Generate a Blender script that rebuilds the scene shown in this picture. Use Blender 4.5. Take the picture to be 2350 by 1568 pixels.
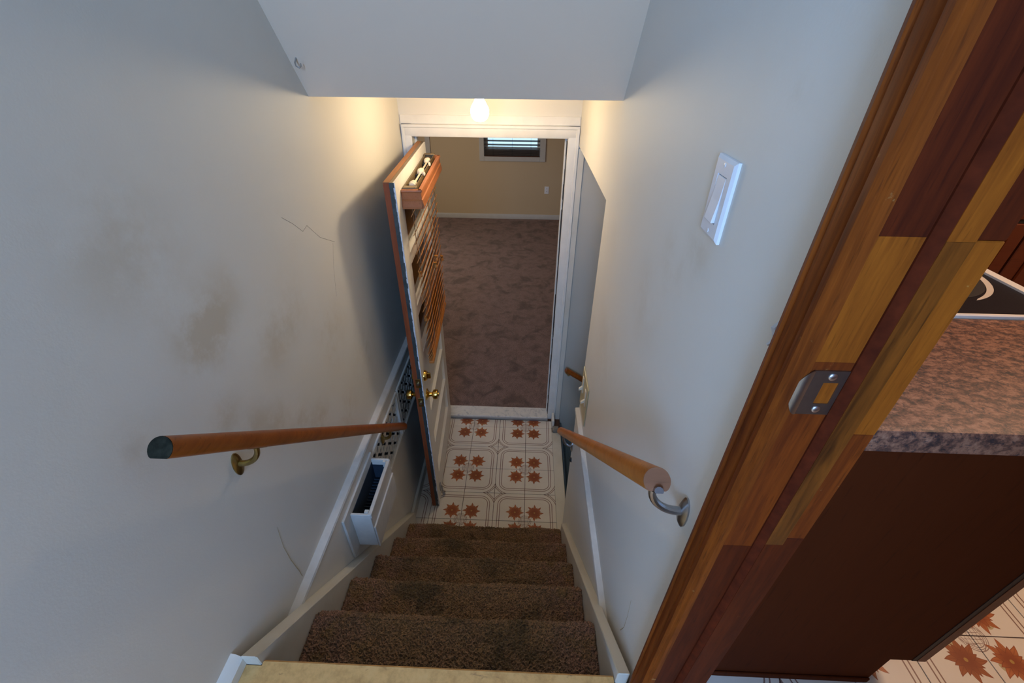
import bpy, bmesh, math, random
import numpy as np
from mathutils import Vector, Matrix

for o in list(bpy.data.objects):
    bpy.data.objects.remove(o, do_unlink=True)
SC = bpy.context.scene
COL = SC.collection
R = math.radians
random.seed(7)

# ------------------------------------------------------------------ camera
cam_d = bpy.data.cameras.new('camera')
cam = bpy.data.objects.new('camera', cam_d)
COL.objects.link(cam)
_c = Vector((-0.24239, -2.55691, 2.48700))
_r = Vector((0.9993185, 0.0359634, 0.0083136))
_u = Vector((-0.0272033, 0.5653191, 0.8244236))
_f = Vector((-0.0249493, 0.8240879, -0.5659122))
mw = Matrix(((_r.x, _u.x, -_f.x, _c.x), (_r.y, _u.y, -_f.y, _c.y), (_r.z, _u.z, -_f.z, _c.z), (0, 0, 0, 1)))
cam.matrix_world = mw
cam_d.sensor_width = 36.0
cam_d.lens = 36.0 * 1003.95 / 2350.0
cam_d.clip_start = 0.02
cam_d.clip_end = 100
SC.camera = cam

# ------------------------------------------------------------------ world, lights, exposure
SC.view_settings.view_transform = 'Standard'
SC.view_settings.look = 'None'
SC.view_settings.gamma = 1.0
SC.view_settings.use_curve_mapping = False
SC.view_settings.exposure = 0.0
world = bpy.data.worlds.new('sky')
SC.world = world
world.use_nodes = True
bg = world.node_tree.nodes['Background']
bg.inputs['Color'].default_value = (0.50, 0.78, 1.0, 1)
bg.inputs['Strength'].default_value = 1.5


def area_light(name, loc, size, size_y, direction, power, color):
    d = bpy.data.lights.new(name, 'AREA')
    d.shape = 'RECTANGLE'
    d.size = size
    d.size_y = size_y
    d.energy = power
    d.color = color
    o = bpy.data.objects.new(name, d)
    COL.objects.link(o)
    o.location = loc
    o.rotation_euler = Vector(direction).to_track_quat('-Z', 'Y').to_euler()
    return o


# daylight through the hall window behind the viewer, an unseen fill light added at the side of the lower room, the kitchen ceiling lamp
area_light('hall_window_daylight', (-0.60, -4.52, 2.80), 0.55, 1.05, (0.05, 1, -0.05), 64, (0.29, 0.53, 1.0))
area_light('room_side_fill', (-2.5, 2.6, 1.5), 1.3, 0.9, (1, 0.05, -0.25), 26, (1.0, 0.88, 0.75))
area_light('kitchen_ceiling_lamp', (1.75, -1.75, 3.5), 0.5, 0.5, (0, 0, -1), 34, (1.0, 0.66, 0.43))

# ------------------------------------------------------------------ mesh helpers


class MB:
    """collects shapes, in the coordinates of the parent's origin when built with an offset"""

    def __init__(self):
        self.bm = bmesh.new()

    def box(self, x0, x1, y0, y1, z0, z1, bev=0.0, seg=1):
        b = bmesh.new()
        vs = [b.verts.new((x, y, z)) for x in (x0, x1) for y in (y0, y1) for z in (z0, z1)]
        for q in ((0, 1, 3, 2), (4, 6, 7, 5), (0, 4, 5, 1), (2, 3, 7, 6), (0, 2, 6, 4), (1, 5, 7, 3)):
            b.faces.new([vs[i] for i in q])
        if bev > 0:
            bmesh.ops.bevel(b, geom=list(b.edges), offset=bev, segments=seg, affect='EDGES', profile=0.5)
        self.join(b)
        return self

    def join(self, b, mat=None):
        m = bpy.data.meshes.new('tmp')
        if mat is not None:
            b.transform(mat)
        b.to_mesh(m)
        b.free()
        self.bm.from_mesh(m)
        bpy.data.meshes.remove(m)

    def poly(self, verts, faces):
        b = bmesh.new()
        vs = [b.verts.new(v) for v in verts]
        for q in faces:
            b.faces.new([vs[i] for i in q])
        self.join(b)
        return self

    def prism(self, pts, axis, a0, a1, bev=0.0):
        """closed 2-D outline extruded along an axis: x->(y,z), y->(x,z), z->(x,y)"""
        def mk(p, a):
            return {'x': (a, p[0], p[1]), 'y': (p[0], a, p[1]), 'z': (p[0], p[1], a)}[axis]
        b = bmesh.new()
        v0 = [b.verts.new(mk(p, a0)) for p in pts]
        v1 = [b.verts.new(mk(p, a1)) for p in pts]
        n = len(pts)
        b.faces.new(v0)
        b.faces.new(v1[::-1])
        for i in range(n):
            b.faces.new((v0[i], v1[i], v1[(i + 1) % n], v0[(i + 1) % n]))
        bmesh.ops.recalc_face_normals(b, faces=list(b.faces))
        if bev > 0:
            bmesh.ops.bevel(b, geom=list(b.edges), offset=bev, segments=1, affect='EDGES')
        self.join(b)
        return self

    def tube(self, pts, rad, n=12, flat=None, caps=True):
        """swept round (or flattened) bar through the points; rad is a number or one per point"""
        pts = [Vector(p) for p in pts]
        rads = rad if isinstance(rad, (list, tuple)) else [rad] * len(pts)
        b = bmesh.new()
        rings = []
        prev = None
        for i, p in enumerate(pts):
            t = (pts[min(i + 1, len(pts) - 1)] - pts[max(i - 1, 0)]).normalized()
            ref = Vector((0, 0, 1)) if abs(t.z) < 0.95 else Vector((0, 1, 0))
            if prev is None:
                s = t.cross(ref).normalized()
            else:
                s = (prev - t * prev.dot(t)).normalized()
            prev = s
            w = s.cross(t).normalized()
            ring = []
            for k in range(n):
                a = 2 * math.pi * k / n
                x, y = math.cos(a), math.sin(a)
                if flat is not None:
                    y = max(y, -flat)
                ring.append(b.verts.new(p + s * (x * rads[i]) + w * (y * rads[i])))
            rings.append(ring)
        for i in range(len(rings) - 1):
            for k in range(n):
                b.faces.new((rings[i][k], rings[i][(k + 1) % n], rings[i + 1][(k + 1) % n], rings[i + 1][k]))
        if caps:
            b.faces.new(rings[0][::-1])
            b.faces.new(rings[-1])
        bmesh.ops.recalc_face_normals(b, faces=list(b.faces))
        self.join(b)
        return self

    def lathe(self, prof, origin, axis='z', n=20):
        """profile of (radius, height) turned about an axis through the origin"""
        b = bmesh.new()
        rings = []
        for r_, h in prof:
            ring = []
            for k in range(n):
                a = 2 * math.pi * k / n
                c, s = r_ * math.cos(a), r_ * math.sin(a)
                v = {'z': (c, s, h), 'x': (h, c, s), 'y': (c, h, s)}[axis]
                ring.append(b.verts.new(Vector(origin) + Vector(v)))
            rings.append(ring)
        for i in range(len(rings) - 1):
            for k in range(n):
                b.faces.new((rings[i][k], rings[i][(k + 1) % n], rings[i + 1][(k + 1) % n], rings[i + 1][k]))
        b.faces.new(rings[0][::-1])
        b.faces.new(rings[-1])
        bmesh.ops.remove_doubles(b, verts=list(b.verts), dist=1e-6)
        bmesh.ops.recalc_face_normals(b, faces=list(b.faces))
        self.join(b)
        return self

    def build(self, name, mat, parent=None, local=False, smooth=True):
        me = bpy.data.meshes.new(name)
        if parent is not None and not local:
            w = parent.location.copy()
            q = parent.parent
            while q is not None:
                w += q.location
                q = q.parent
            bmesh.ops.translate(self.bm, verts=list(self.bm.verts), vec=-w)
        self.bm.to_mesh(me)
        self.bm.free()
        return link_mesh(name, me, mat, parent, smooth)


def link_mesh(name, me, mat, parent=None, smooth=True):
    me.materials.append(mat)
    if smooth:
        me.polygons.foreach_set('use_smooth', [True] * len(me.polygons))
        me.set_sharp_from_angle(angle=R(35))
    o = bpy.data.objects.new(name, me)
    COL.objects.link(o)
    o.parent = parent
    return o


def thing(name, loc, label, cat, group=None, rotz=0.0, kind=None):
    o = bpy.data.objects.new(name, None)
    o.empty_display_size = 0.05
    COL.objects.link(o)
    o.location = loc
    o.rotation_euler = (0, 0, rotz)
    if kind:
        o['kind'] = kind
    return tag(o, label, cat, group)


def tag(o, label=None, cat=None, group=None, kind=None):
    if label:
        o['label'] = label
    if cat:
        o['category'] = cat
    if group:
        o['group'] = group
    if kind:
        o['kind'] = kind
    return o


def struct(o, label=None):
    o['kind'] = 'structure'
    if label:
        o['label'] = label
    return o


# ------------------------------------------------------------------ material helpers


class NB:
    """node builder: math on sockets by operators"""

    def __init__(self, name, rough=0.5, metal=0.0, spec=0.5):
        self.m = bpy.data.materials.new(name)
        self.m.use_nodes = True
        self.t = self.m.node_tree
        self.b = self.t.nodes['Principled BSDF']
        self.b.inputs['Roughness'].default_value = rough
        self.b.inputs['Metallic'].default_value = metal
        self.b.inputs['Specular IOR Level'].default_value = spec

    def node(self, typ, **kw):
        n = self.t.nodes.new(typ)
        for k, v in kw.items():
            setattr(n, k, v)
        return n

    def inp(self, sock, v):
        if isinstance(v, S):
            self.t.links.new(v.s, sock)
        elif isinstance(v, (tuple, list)) and len(v) == 3 and sock.type == 'RGBA':
            sock.default_value = (*v, 1)
        else:
            sock.default_value = v

    def math(self, op, a, b=None, c=None, clamp=False):
        n = self.node('ShaderNodeMath', operation=op, use_clamp=clamp)
        self.inp(n.inputs[0], a)
        if b is not None:
            self.inp(n.inputs[1], b)
        if c is not None:
            self.inp(n.inputs[2], c)
        return S(self, n.outputs[0])

    def obj(self):
        return S(self, self.node('ShaderNodeTexCoord').outputs['Object'])

    def pos(self):
        return S(self, self.node('ShaderNodeNewGeometry').outputs['Position'])

    def sep(self, v):
        n = self.node('ShaderNodeSeparateXYZ')
        self.inp(n.inputs[0], v)
        return [S(self, n.outputs[i]) for i in range(3)]

    def mapping(self, v, scale=(1, 1, 1), loc=(0, 0, 0), rot=(0, 0, 0)):
        n = self.node('ShaderNodeMapping')
        self.inp(n.inputs['Vector'], v)
        n.inputs['Scale'].default_value = scale
        n.inputs['Location'].default_value = loc
        n.inputs['Rotation'].default_value = rot
        return S(self, n.outputs[0])

    def noise(self, v, scale=5, detail=4, rough=0.55, dist=0.0, out='Fac'):
        n = self.node('ShaderNodeTexNoise')
        self.inp(n.inputs['Vector'], v)
        n.inputs['Scale'].default_value = scale
        n.inputs['Detail'].default_value = detail
        n.inputs['Roughness'].default_value = rough
        n.inputs['Distortion'].default_value = dist
        return S(self, n.outputs[out])

    def voronoi(self, v, scale=5, out='Distance'):
        n = self.node('ShaderNodeTexVoronoi')
        self.inp(n.inputs['Vector'], v)
        n.inputs['Scale'].default_value = scale
        return S(self, n.outputs[out])

    def ramp(self, f, stops, interp='LINEAR'):
        n = self.node('ShaderNodeValToRGB')
        self.inp(n.inputs[0], f)
        cr = n.color_ramp
        cr.interpolation = interp
        while len(cr.elements) < len(stops):
            cr.elements.new(0.5)
        for e, (p, c) in zip(cr.elements, stops):
            e.position = p
            e.color = (*c, 1) if len(c) == 3 else c
        return S(self, n.outputs[0])

    def mix(self, f, a, b, blend='MIX'):
        n = self.node('ShaderNodeMix', data_type='RGBA', blend_type=blend)
        self.inp(n.inputs[0], f)
        self.inp(n.inputs[6], a)
        self.inp(n.inputs[7], b)
        return S(self, n.outputs[2])

    def smooth(self, f, lo, hi, a=0.0, b=1.0):
        n = self.node('ShaderNodeMapRange', interpolation_type='SMOOTHSTEP')
        self.inp(n.inputs[0], f)
        n.inputs[1].default_value = lo
        n.inputs[2].default_value = hi
        n.inputs[3].default_value = a
        n.inputs[4].default_value = b
        return S(self, n.outputs[0])

    def dist(self, v, c):
        n = self.node('ShaderNodeVectorMath', operation='DISTANCE')
        self.inp(n.inputs[0], v)
        n.inputs[1].default_value = c
        return S(self, n.outputs['Value'])

    def rand(self):
        return S(self, self.node('ShaderNodeObjectInfo').outputs['Random'])

    def color(self, v):
        self.inp(self.b.inputs['Base Color'], v)
        return self

    def roughness(self, v):
        self.inp(self.b.inputs['Roughness'], v)
        return self

    def bump(self, h, strength=0.3, dist=0.002):
        n = self.node('ShaderNodeBump')
        n.inputs['Strength'].default_value = strength
        n.inputs['Distance'].default_value = dist
        self.inp(n.inputs['Height'], h)
        self.t.links.new(n.outputs[0], self.b.inputs['Normal'])
        return self


class S:
    def __init__(self, nb, s):
        self.nb = nb
        self.s = s

    def __add__(self, o): return self.nb.math('ADD', self, o)
    def __radd__(self, o): return self.nb.math('ADD', o, self)
    def __sub__(self, o): return self.nb.math('SUBTRACT', self, o)
    def __rsub__(self, o): return self.nb.math('SUBTRACT', o, self)
    def __mul__(self, o): return self.nb.math('MULTIPLY', self, o)
    def __rmul__(self, o): return self.nb.math('MULTIPLY', o, self)
    def __truediv__(self, o): return self.nb.math('DIVIDE', self, o)
    def sqrt(self): return self.nb.math('SQRT', self)
    def abs(self): return self.nb.math('ABSOLUTE', self)
    def max(self, o): return self.nb.math('MAXIMUM', self, o)
    def min(self, o): return self.nb.math('MINIMUM', self, o)
    def lt(self, o): return self.nb.math('LESS_THAN', self, o)
    def gt(self, o): return self.nb.math('GREATER_THAN', self, o)
    def near(self, o, e): return self.nb.math('COMPARE', self, o, e)


def plain(name, col, rough=0.5, metal=0.0, var=0.06, scale=12, bump=0.0, bscale=60, spec=0.5):
    n = NB(name, rough, metal, spec)
    p = n.obj()
    f = n.noise(p, scale, 4)
    lo = tuple(max(0, c * (1 - var)) for c in col)
    hi = tuple(min(1, c * (1 + var)) for c in col)
    n.color(n.ramp(f, [(0.3, lo), (0.7, hi)]))
    if bump:
        n.bump(n.noise(p, bscale, 3), bump, 0.001)
    return n.m


def paint_wall(name, col, blobs=(), stain=(0.50, 0.41, 0.28), rough=0.6, dirt=0.10):
    """flat wall paint with roller texture, faint mottling and hand smudges at given places"""
    n = NB(name, rough, 0, 0.3)
    p = n.pos()
    big = n.noise(p, 2.2, 5, 0.6)
    c = n.mix(n.smooth(big, 0.45, 0.8) * dirt, col, stain)
    if blobs:
        acc = None
        for (y, z, r_, s, x) in blobs:
            d = n.dist(p, (x, y, z))
            k = n.smooth(d, 0.0, r_, s, 0.0)
            acc = k if acc is None else acc + k
        wob = n.smooth(n.noise(p, 7, 6, 0.7), 0.33, 0.66)
        c = n.mix((acc * wob * 0.75).min(0.6), c, stain)
    n.color(c)
    n.bump(n.noise(p, 170, 3, 0.6), 0.12, 0.0015)
    return n.m


def wood(name, dark, light, axis='z', rough=0.35, scale=1.0, use_obj=True, ring=9.0, contrast=1.0, coat=0.0, worn=None, spec=0.25):
    n = NB(name, rough, 0, spec)
    p = n.obj() if use_obj else n.pos()
    st = {'x': (0.07, 1, 1), 'y': (1, 0.07, 1), 'z': (1, 1, 0.07)}[axis]
    q = n.mapping(p, tuple(s * scale for s in st))
    g = n.noise(q, 55, 5, 0.65, 0.6)
    w = n.noise(q, ring, 3, 0.5, 1.5)
    f = g * 0.55 + w * 0.45
    c = n.ramp(f, [(0.5 - 0.22 / contrast, dark), (0.5 + 0.2 / contrast, light)])
    c = n.mix(n.smooth(n.noise(q, 150, 2), 0.58, 0.75) * 0.45, c, tuple(v * 0.45 for v in dark))
    if worn:
        c = n.mix(n.smooth(n.noise(p, 38, 5, 0.7), 0.66, 0.74) * 0.7, c, worn)
    n.color(c)
    n.bump(g, 0.15, 0.0008)
    if coat:
        n.b.inputs['Coat Weight'].default_value = coat
        n.b.inputs['Coat Roughness'].default_value = 0.3
    return n.m


# ------------------------------------------------------------------ materials
CREAM = (0.71, 0.69, 0.635)
LB = [(-1.874, 2.185, .20, .55, -.93), (-1.704, 1.997, .12, .6, -.93), (-1.815, 1.973, .14, .65, -.93), (-1.788, 1.937, .12, .6, -.93),
      (-1.456, 1.826, .14, .5, -.93), (-1.574, 1.796, .15, .65, -.93), (-1.274, 1.615, .18, .6, -.93), (-1.009, 1.356, .22, .55, -.93),
      (-1.839, 1.755, .09, .7, -.93), (-1.76, 1.66, .09, .75, -.93), (-1.682, 1.592, .10, .8, -.93), (-1.58, 1.49, .11, .8, -.93),
      (-1.482, 1.401, .12, .75, -.93), (-1.30, 1.27, .14, .6, -.93), (-2.041, 1.887, .10, .5, -.93)]
RB = [(-1.863, 2.195, .09, .5, .045), (-1.758, 2.137, .11, .5, .045), (-2.017, 2.444, .035, .45, .045), (-1.639, 1.973, .16, .35, .045), (-1.3, 1.6, .25, .3, .045)]
M_wall_l = paint_wall('wall_paint_left', CREAM, LB)
M_wall_r = paint_wall('wall_paint_right', CREAM, RB)
M_wall = paint_wall('wall_paint', CREAM)
M_ceil = paint_wall('ceiling_paint', (0.74, 0.595, 0.455), dirt=0.06)
M_tan = paint_wall('tan_room_paint', (0.56, 0.43, 0.27), stain=(0.42, 0.31, 0.2))
M_kwall = paint_wall('kitchen_paint', (0.55, 0.46, 0.36))
M_greyp = paint_wall('grey_panel_paint', (0.47, 0.46, 0.41), stain=(0.33, 0.32, 0.28))
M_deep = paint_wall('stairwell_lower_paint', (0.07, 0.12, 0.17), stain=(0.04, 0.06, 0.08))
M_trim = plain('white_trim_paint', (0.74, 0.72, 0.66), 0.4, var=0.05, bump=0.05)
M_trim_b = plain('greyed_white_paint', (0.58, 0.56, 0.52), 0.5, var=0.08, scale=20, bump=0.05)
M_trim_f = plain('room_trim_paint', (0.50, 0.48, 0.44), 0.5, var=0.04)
M_trim_d = paint_wall('scuffed_trim_paint', (0.66, 0.63, 0.55), stain=(0.32, 0.25, 0.14), rough=0.45, dirt=0.45)
M_door_w = plain('white_door_paint', (0.86, 0.84, 0.79), 0.38, var=0.03)
M_plate_w = plain('white_plastic', (0.80, 0.81, 0.84), 0.28, var=0.02)
M_ivory = plain('ivory_plastic', (0.52, 0.44, 0.25), 0.35, var=0.06)
M_redwood = wood('red_stained_wood', (0.15, 0.032, 0.012), (0.30, 0.075, 0.025), 'z', 0.45)
M_topwood = wood('raw_door_top_wood', (0.20, 0.085, 0.035), (0.38, 0.18, 0.08), 'x', 0.6)
M_valance = wood('cherry_valance_wood', (0.30, 0.10, 0.035), (0.42, 0.155, 0.06), 'x', 0.4, contrast=0.6)
M_slat = wood('blind_slat_wood', (0.36, 0.13, 0.03), (0.52, 0.21, 0.06), 'x', 0.45, contrast=0.6)
M_teal = plain('teal_edge_paint', (0.040, 0.052, 0.052), 0.5, var=0.35, scale=40)
M_chip = plain('chipped_white_paint', (0.62, 0.62, 0.64), 0.5, var=0.2, scale=60)
M_brass = plain('polished_brass', (0.78, 0.50, 0.12), 0.16, 1.0, var=0.08)
M_brass_d = plain('tarnished_brass', (0.36, 0.26, 0.10), 0.32, 1.0, var=0.25, scale=40)
M_steel = plain('brushed_steel', (0.42, 0.43, 0.45), 0.3, 1.0, var=0.12, scale=50)
M_strike = plain('strike_steel', (0.34, 0.32, 0.30), 0.36, 1.0, var=0.15, scale=30)
M_screw = plain('zinc_screw', (0.62, 0.64, 0.70), 0.3, 1.0, var=0.05)
M_dark = plain('dark_plastic', (0.012, 0.018, 0.022), 0.4, var=0.2)
M_cream_pl = plain('cream_plastic', (0.72, 0.63, 0.47), 0.4, var=0.05)
M_rail_met = plain('bronze_headrail', (0.21, 0.155, 0.085), 0.4, 0.4, var=0.2)
M_cord = plain('brown_cord', (0.20, 0.09, 0.03), 0.8)
M_ladder = plain('grey_ladder_string', (0.42, 0.37, 0.30), 0.8)
M_tassel = wood('tassel_wood', (0.26, 0.09, 0.015), (0.42, 0.17, 0.035), 'z', 0.35)
M_rail_l = wood('red_oak_handrail', (0.17, 0.042, 0.007), (0.33, 0.095, 0.013), 'y', 0.36, ring=14, coat=0.1)
M_rail_r = wood('golden_oak_handrail', (0.29, 0.088, 0.012), (0.52, 0.19, 0.030), 'y', 0.38, ring=16, coat=0.1)
M_end_r = wood('oak_end_grain', (0.19, 0.075, 0.035), (0.30, 0.125, 0.06), 'x', 0.6)
M_end_l = plain('dirty_rail_end', (0.024, 0.024, 0.017), 0.75, var=0.4, scale=70, spec=0.03)
M_marble = None
M_alu = plain('aluminium_strip', (0.36, 0.36, 0.35), 0.5, 0.6, var=0.08)
M_black = plain('black_rubber', (0.012, 0.014, 0.018), 0.6)
M_block = plain('grey_wood_block', (0.22, 0.20, 0.17), 0.7, var=0.2, scale=40)
M_grout = plain('dark_grout', (0.075, 0.035, 0.022), 0.7)
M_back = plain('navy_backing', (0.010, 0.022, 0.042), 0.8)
M_cab = wood('mahogany_cabinet', (0.052, 0.010, 0.002), (0.078, 0.016, 0.003), 'z', 0.75, contrast=0.5, coat=0.0, spec=0.08)
M_cabh = wood('mahogany_drawer', (0.075, 0.018, 0.008), (0.12, 0.03, 0.012), 'x', 0.45, contrast=0.5, coat=0.05)
M_toe = plain('toe_kick_black', (0.01, 0.009, 0.009), 0.6)
M_glassblk = plain('black_cooktop_glass', (0.008, 0.010, 0.014), 0.4, var=0.4, scale=300, spec=0.2)
M_ring = plain('pale_burner_mark', (0.62, 0.56, 0.48), 0.4)
M_enamel = plain('white_enamel', (0.80, 0.76, 0.68), 0.25, var=0.02)


def jamb_mat(name, dark, light, worn):
    return wood(name, dark, light, 'z', 0.6, scale=2.6, coat=0.0, ring=11, contrast=1.25, worn=worn, spec=0.16)


M_jamb_a = jamb_mat('stained_jamb_amber', (0.175, 0.040, 0.003), (0.35, 0.095, 0.007), (0.46, 0.22, 0.05))
M_jamb_b = jamb_mat('stained_and_shaded_jamb_dark', (0.042, 0.0055, 0.001), (0.105, 0.016, 0.002), (0.22, 0.08, 0.025))
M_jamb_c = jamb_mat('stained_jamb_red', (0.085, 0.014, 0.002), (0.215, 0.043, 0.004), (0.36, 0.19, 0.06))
M_casing = jamb_mat('stained_casing', (0.080, 0.015, 0.002), (0.245, 0.057, 0.005), (0.40, 0.24, 0.08))
M_bead = plain('stop_bead_stain', (0.075, 0.012, 0.003), 0.85, var=0.3, scale=60, spec=0.1)
M_stop = wood('stained_stop_grainy', (0.045, 0.012, 0.002), (0.235, 0.066, 0.007), 'z', 0.45, scale=1.6, ring=22, contrast=1.6, coat=0.1, worn=(0.42, 0.28, 0.10))


def make_marble():
    n = NB('white_marble_sill', 0.35)
    p = n.pos()
    v = n.noise(p, 9, 8, 0.7, 2.5)
    c = n.ramp(v, [(0.35, (0.42, 0.44, 0.46)), (0.48, (0.68, 0.68, 0.66)), (0.6, (0.74, 0.73, 0.69))])
    return n.color(c).m


M_marble = make_marble()


def make_granite():
    n = NB('brown_granite', 0.5, 0, 0.3)
    p = n.pos()
    a = n.noise(n.mapping(p, (1, 1.7, 1)), 62, 6, 0.75, 0.15)
    b = n.noise(p, 130, 4, 0.7)
    c = n.ramp(a, [(0.36, (0.030, 0.022, 0.022)), (0.46, (0.115, 0.055, 0.038)), (0.56, (0.26, 0.125, 0.075)), (0.7, (0.36, 0.20, 0.13))])
    c = n.mix(n.smooth(b, 0.56, 0.66) * 0.85, c, (0.025, 0.024, 0.03))
    return n.color(c).m


M_granite = make_granite()


def make_carpet(name, base, worn, dark, path=None):
    n = NB(name, 0.95, 0, 0.1)
    p = n.pos()
    fine = n.noise(p, 260, 3, 0.8)
    mid = n.noise(p, 14, 6, 0.65)
    blot = n.noise(p, 5.5, 6, 0.62, 0.7)
    c = n.mix(n.smooth(mid, 0.40, 0.66), base, worn)
    if path:
        x = n.sep(p)[0]
        k = n.smooth((x - path[0]).abs(), path[1], path[1] * 1.8, 1.0, 0.0)
        c = n.mix(k * 0.75, c, worn)
        d = n.smooth(blot, 0.46, 0.64) * (k * 0.8 + 0.2)
    else:
        d = n.smooth(blot, 0.46, 0.68)
    c = n.mix(d * 0.8, c, dark)
    c = n.mix(n.smooth(fine, 0.34, 0.60), tuple(v * 0.6 for v in dark), c)
    n.color(c)
    n.b.inputs['Sheen Weight'].default_value = 0.12
    n.bump(fine, 0.9, 0.006)
    return n.m


M_carpet = make_carpet('stair_carpet', (0.46, 0.245, 0.165), (0.40, 0.225, 0.095), (0.125, 0.08, 0.032), (-0.42, 0.22))
M_carpet_r = make_carpet('room_carpet', (0.37, 0.245, 0.215), (0.29, 0.185, 0.158), (0.13, 0.09, 0.075))


def make_hall_vinyl():
    n = NB('tan_hall_vinyl', 0.5)
    p = n.pos()
    c = n.ramp(n.noise(p, 30, 6, 0.7), [(0.3, (0.48, 0.27, 0.09)), (0.55, (0.68, 0.40, 0.145)), (0.75, (0.72, 0.45, 0.18))])
    c = n.mix(n.smooth(n.noise(n.mapping(p, (1, 2.5, 1)), 16, 6, 0.7, 1.0), 0.60, 0.72) * 0.7, c, (0.24, 0.12, 0.05))
    return n.color(c).m


M_hall = make_hall_vinyl()
T = 0.202


def make_tile():
    """one square of the flowered floor: flower towards local (-,-), four-point star at local (+,+)"""
    n = NB('flowered_floor_tile', 0.36)
    x, y, z = n.sep(n.obj())
    u = x / T + 0.5
    v = y / T + 0.5
    tone = n.rand()
    line = (0.17, 0.062, 0.036)
    base = n.mix(n.noise(n.pos(), 9, 5, 0.6), (0.68, 0.62, 0.53), (0.80, 0.75, 0.67))

    def rbox(s, r_):
        qx = u - (s - r_)
        qy = v - (s - r_)
        ax, ay = qx.max(0), qy.max(0)
        return (ax * ax + ay * ay).sqrt() + qx.max(qy).min(0) - r_
    ln = rbox(0.80, 0.22).near(0, 0.0105).max(rbox(0.87, 0.30).near(0, 0.0105))
    du, dv = u - 0.46, v - 0.46
    dd = (du * du + dv * dv).sqrt()
    msk = u.gt(0.58) * v.gt(0.58)
    ln = ln.max((dd.near(0.565, 0.010).max(dd.near(0.61, 0.010))) * msk)
    rc = (u * u + v * v).sqrt()
    circ = rc.near(0.20, 0.0055).max(rc.near(0.15, 0.005)).max(rc.near(0.175, 0.004))
    inner = (u.near(0.045, 0.004).max(u.near(0.10, 0.004)).max(v.near(0.045, 0.004)).max(v.near(0.10, 0.004))) * rc.lt(0.14)
    ou, ov = u - 0.06, v + 0.03
    circ = circ.max((ou * ou + ov * ov).sqrt().near(0.15, 0.005) * rc.lt(0.24)).max(inner)
    c = n.mix(circ * 0.75, base, line)
    c = n.mix(ln * 0.85, c, line)
    # flower: two whorls of pointed petals
    fu, fv = u - 0.31, v - 0.31
    fr = (fu * fu + fv * fv).sqrt()
    th = n.math('ARCTAN2', fv, fu) + 10.0 + n.math('SINE', fr * 9.0) * 0.12

    def petals(off, rad, wid):
        an = n.math('PINGPONG', th + off, math.pi / 8)
        across = fr * n.math('SINE', an)
        w = n.math('SINE', n.math('POWER', (fr / rad).min(1.0), 0.75) * math.pi) * wid
        return w - across, an
    d1, a1 = petals(0.15, 0.295, 0.056)
    d2, a2 = petals(0.15 + math.pi / 8, 0.215, 0.046)
    in1, in2 = d1.gt(0.0), d2.gt(0.0)
    core_ = fr.lt(0.07)
    inside = in1.max(in2).max(core_)
    p1 = n.mix(n.smooth(fr, 0.05, 0.26), (0.30, 0.085, 0.028), (0.50, 0.165, 0.055))
    p2 = n.mix(n.smooth(fr, 0.05, 0.21), (0.26, 0.062, 0.020), (0.40, 0.115, 0.035))
    p1 = n.mix(d1.lt(0.010) * 0.55, p1, (0.22, 0.055, 0.022))
    p2 = n.mix(d2.lt(0.010) * 0.6, p2, (0.19, 0.045, 0.02))
    p1 = n.mix(a1.lt(0.035) * 0.4, p1, (0.22, 0.05, 0.02))
    pc = n.mix(in2, p1, p2)
    pc = n.mix(n.smooth(tone, 0.2, 0.9) * 0.5, pc, (0.22, 0.060, 0.022))
    pc = n.mix(fr.lt(0.026), pc, (0.42, 0.24, 0.06))
    # leaf towards the flower's outer corner
    lu, lv = u - 0.40, v - 0.145
    leaf = ((lu * 0.8 + lv * 0.6) * (lu * 0.8 + lv * 0.6) * 180.0 + (lv * 0.8 - lu * 0.6) * (lv * 0.8 - lu * 0.6) * 700.0).lt(1.0)
    c = n.mix(leaf * 0.75, c, (0.40, 0.30, 0.10))
    c = n.mix(inside, c, pc)
    n.color(c)
    n.bump(n.noise(n.pos(), 60, 3), 0.05, 0.001)
    return n.m


M_tile = make_tile()


def make_bulb_mat():
    n = NB('lit_bulb_glass', 0.3)
    n.b.inputs['Base Color'].default_value = (1, 0.95, 0.9, 1)
    n.b.inputs['Emission Color'].default_value = (1.0, 0.79, 0.50, 1)
    n.b.inputs['Emission Strength'].default_value = 148
    return n.m


M_bulb = make_bulb_mat()


def make_glass():
    n = NB('window_pane_glass', 0.02)
    n.b.inputs['Base Color'].default_value = (0.95, 0.97, 1, 1)
    n.b.inputs['Transmission Weight'].default_value = 1.0
    n.b.inputs['IOR'].default_value = 1.02
    return n.m


M_glass = make_glass()


def make_dark_glass():
    n = NB('door_pane_glass', 0.08)
    p = n.obj()
    n.color(n.ramp(n.noise(p, 6, 3), [(0.3, (0.035, 0.026, 0.012)), (0.7, (0.065, 0.05, 0.025))]))
    return n.m


M_dglass = make_dark_glass()

# ------------------------------------------------------------------ key dimensions (metres, landing floor z = 0, door wall y = 0)
XL, XR = -0.93, 0.045          # upper wall faces
XLL, XRL = -0.908, 0.032       # lower, thicker wall faces
ZT = 1.207                     # hall floor at the top of the stairs
ZK = 1.072                     # kitchen floor
RUN, RISE = 0.2068, ZT / 6
YN = [-2.126 + RUN * k for k in range(6)]           # nosings 0..5
ZN = [ZT - RISE * k for k in range(6)]
SXL, SXR = -0.869, 0.003       # between the skirt boards

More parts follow.
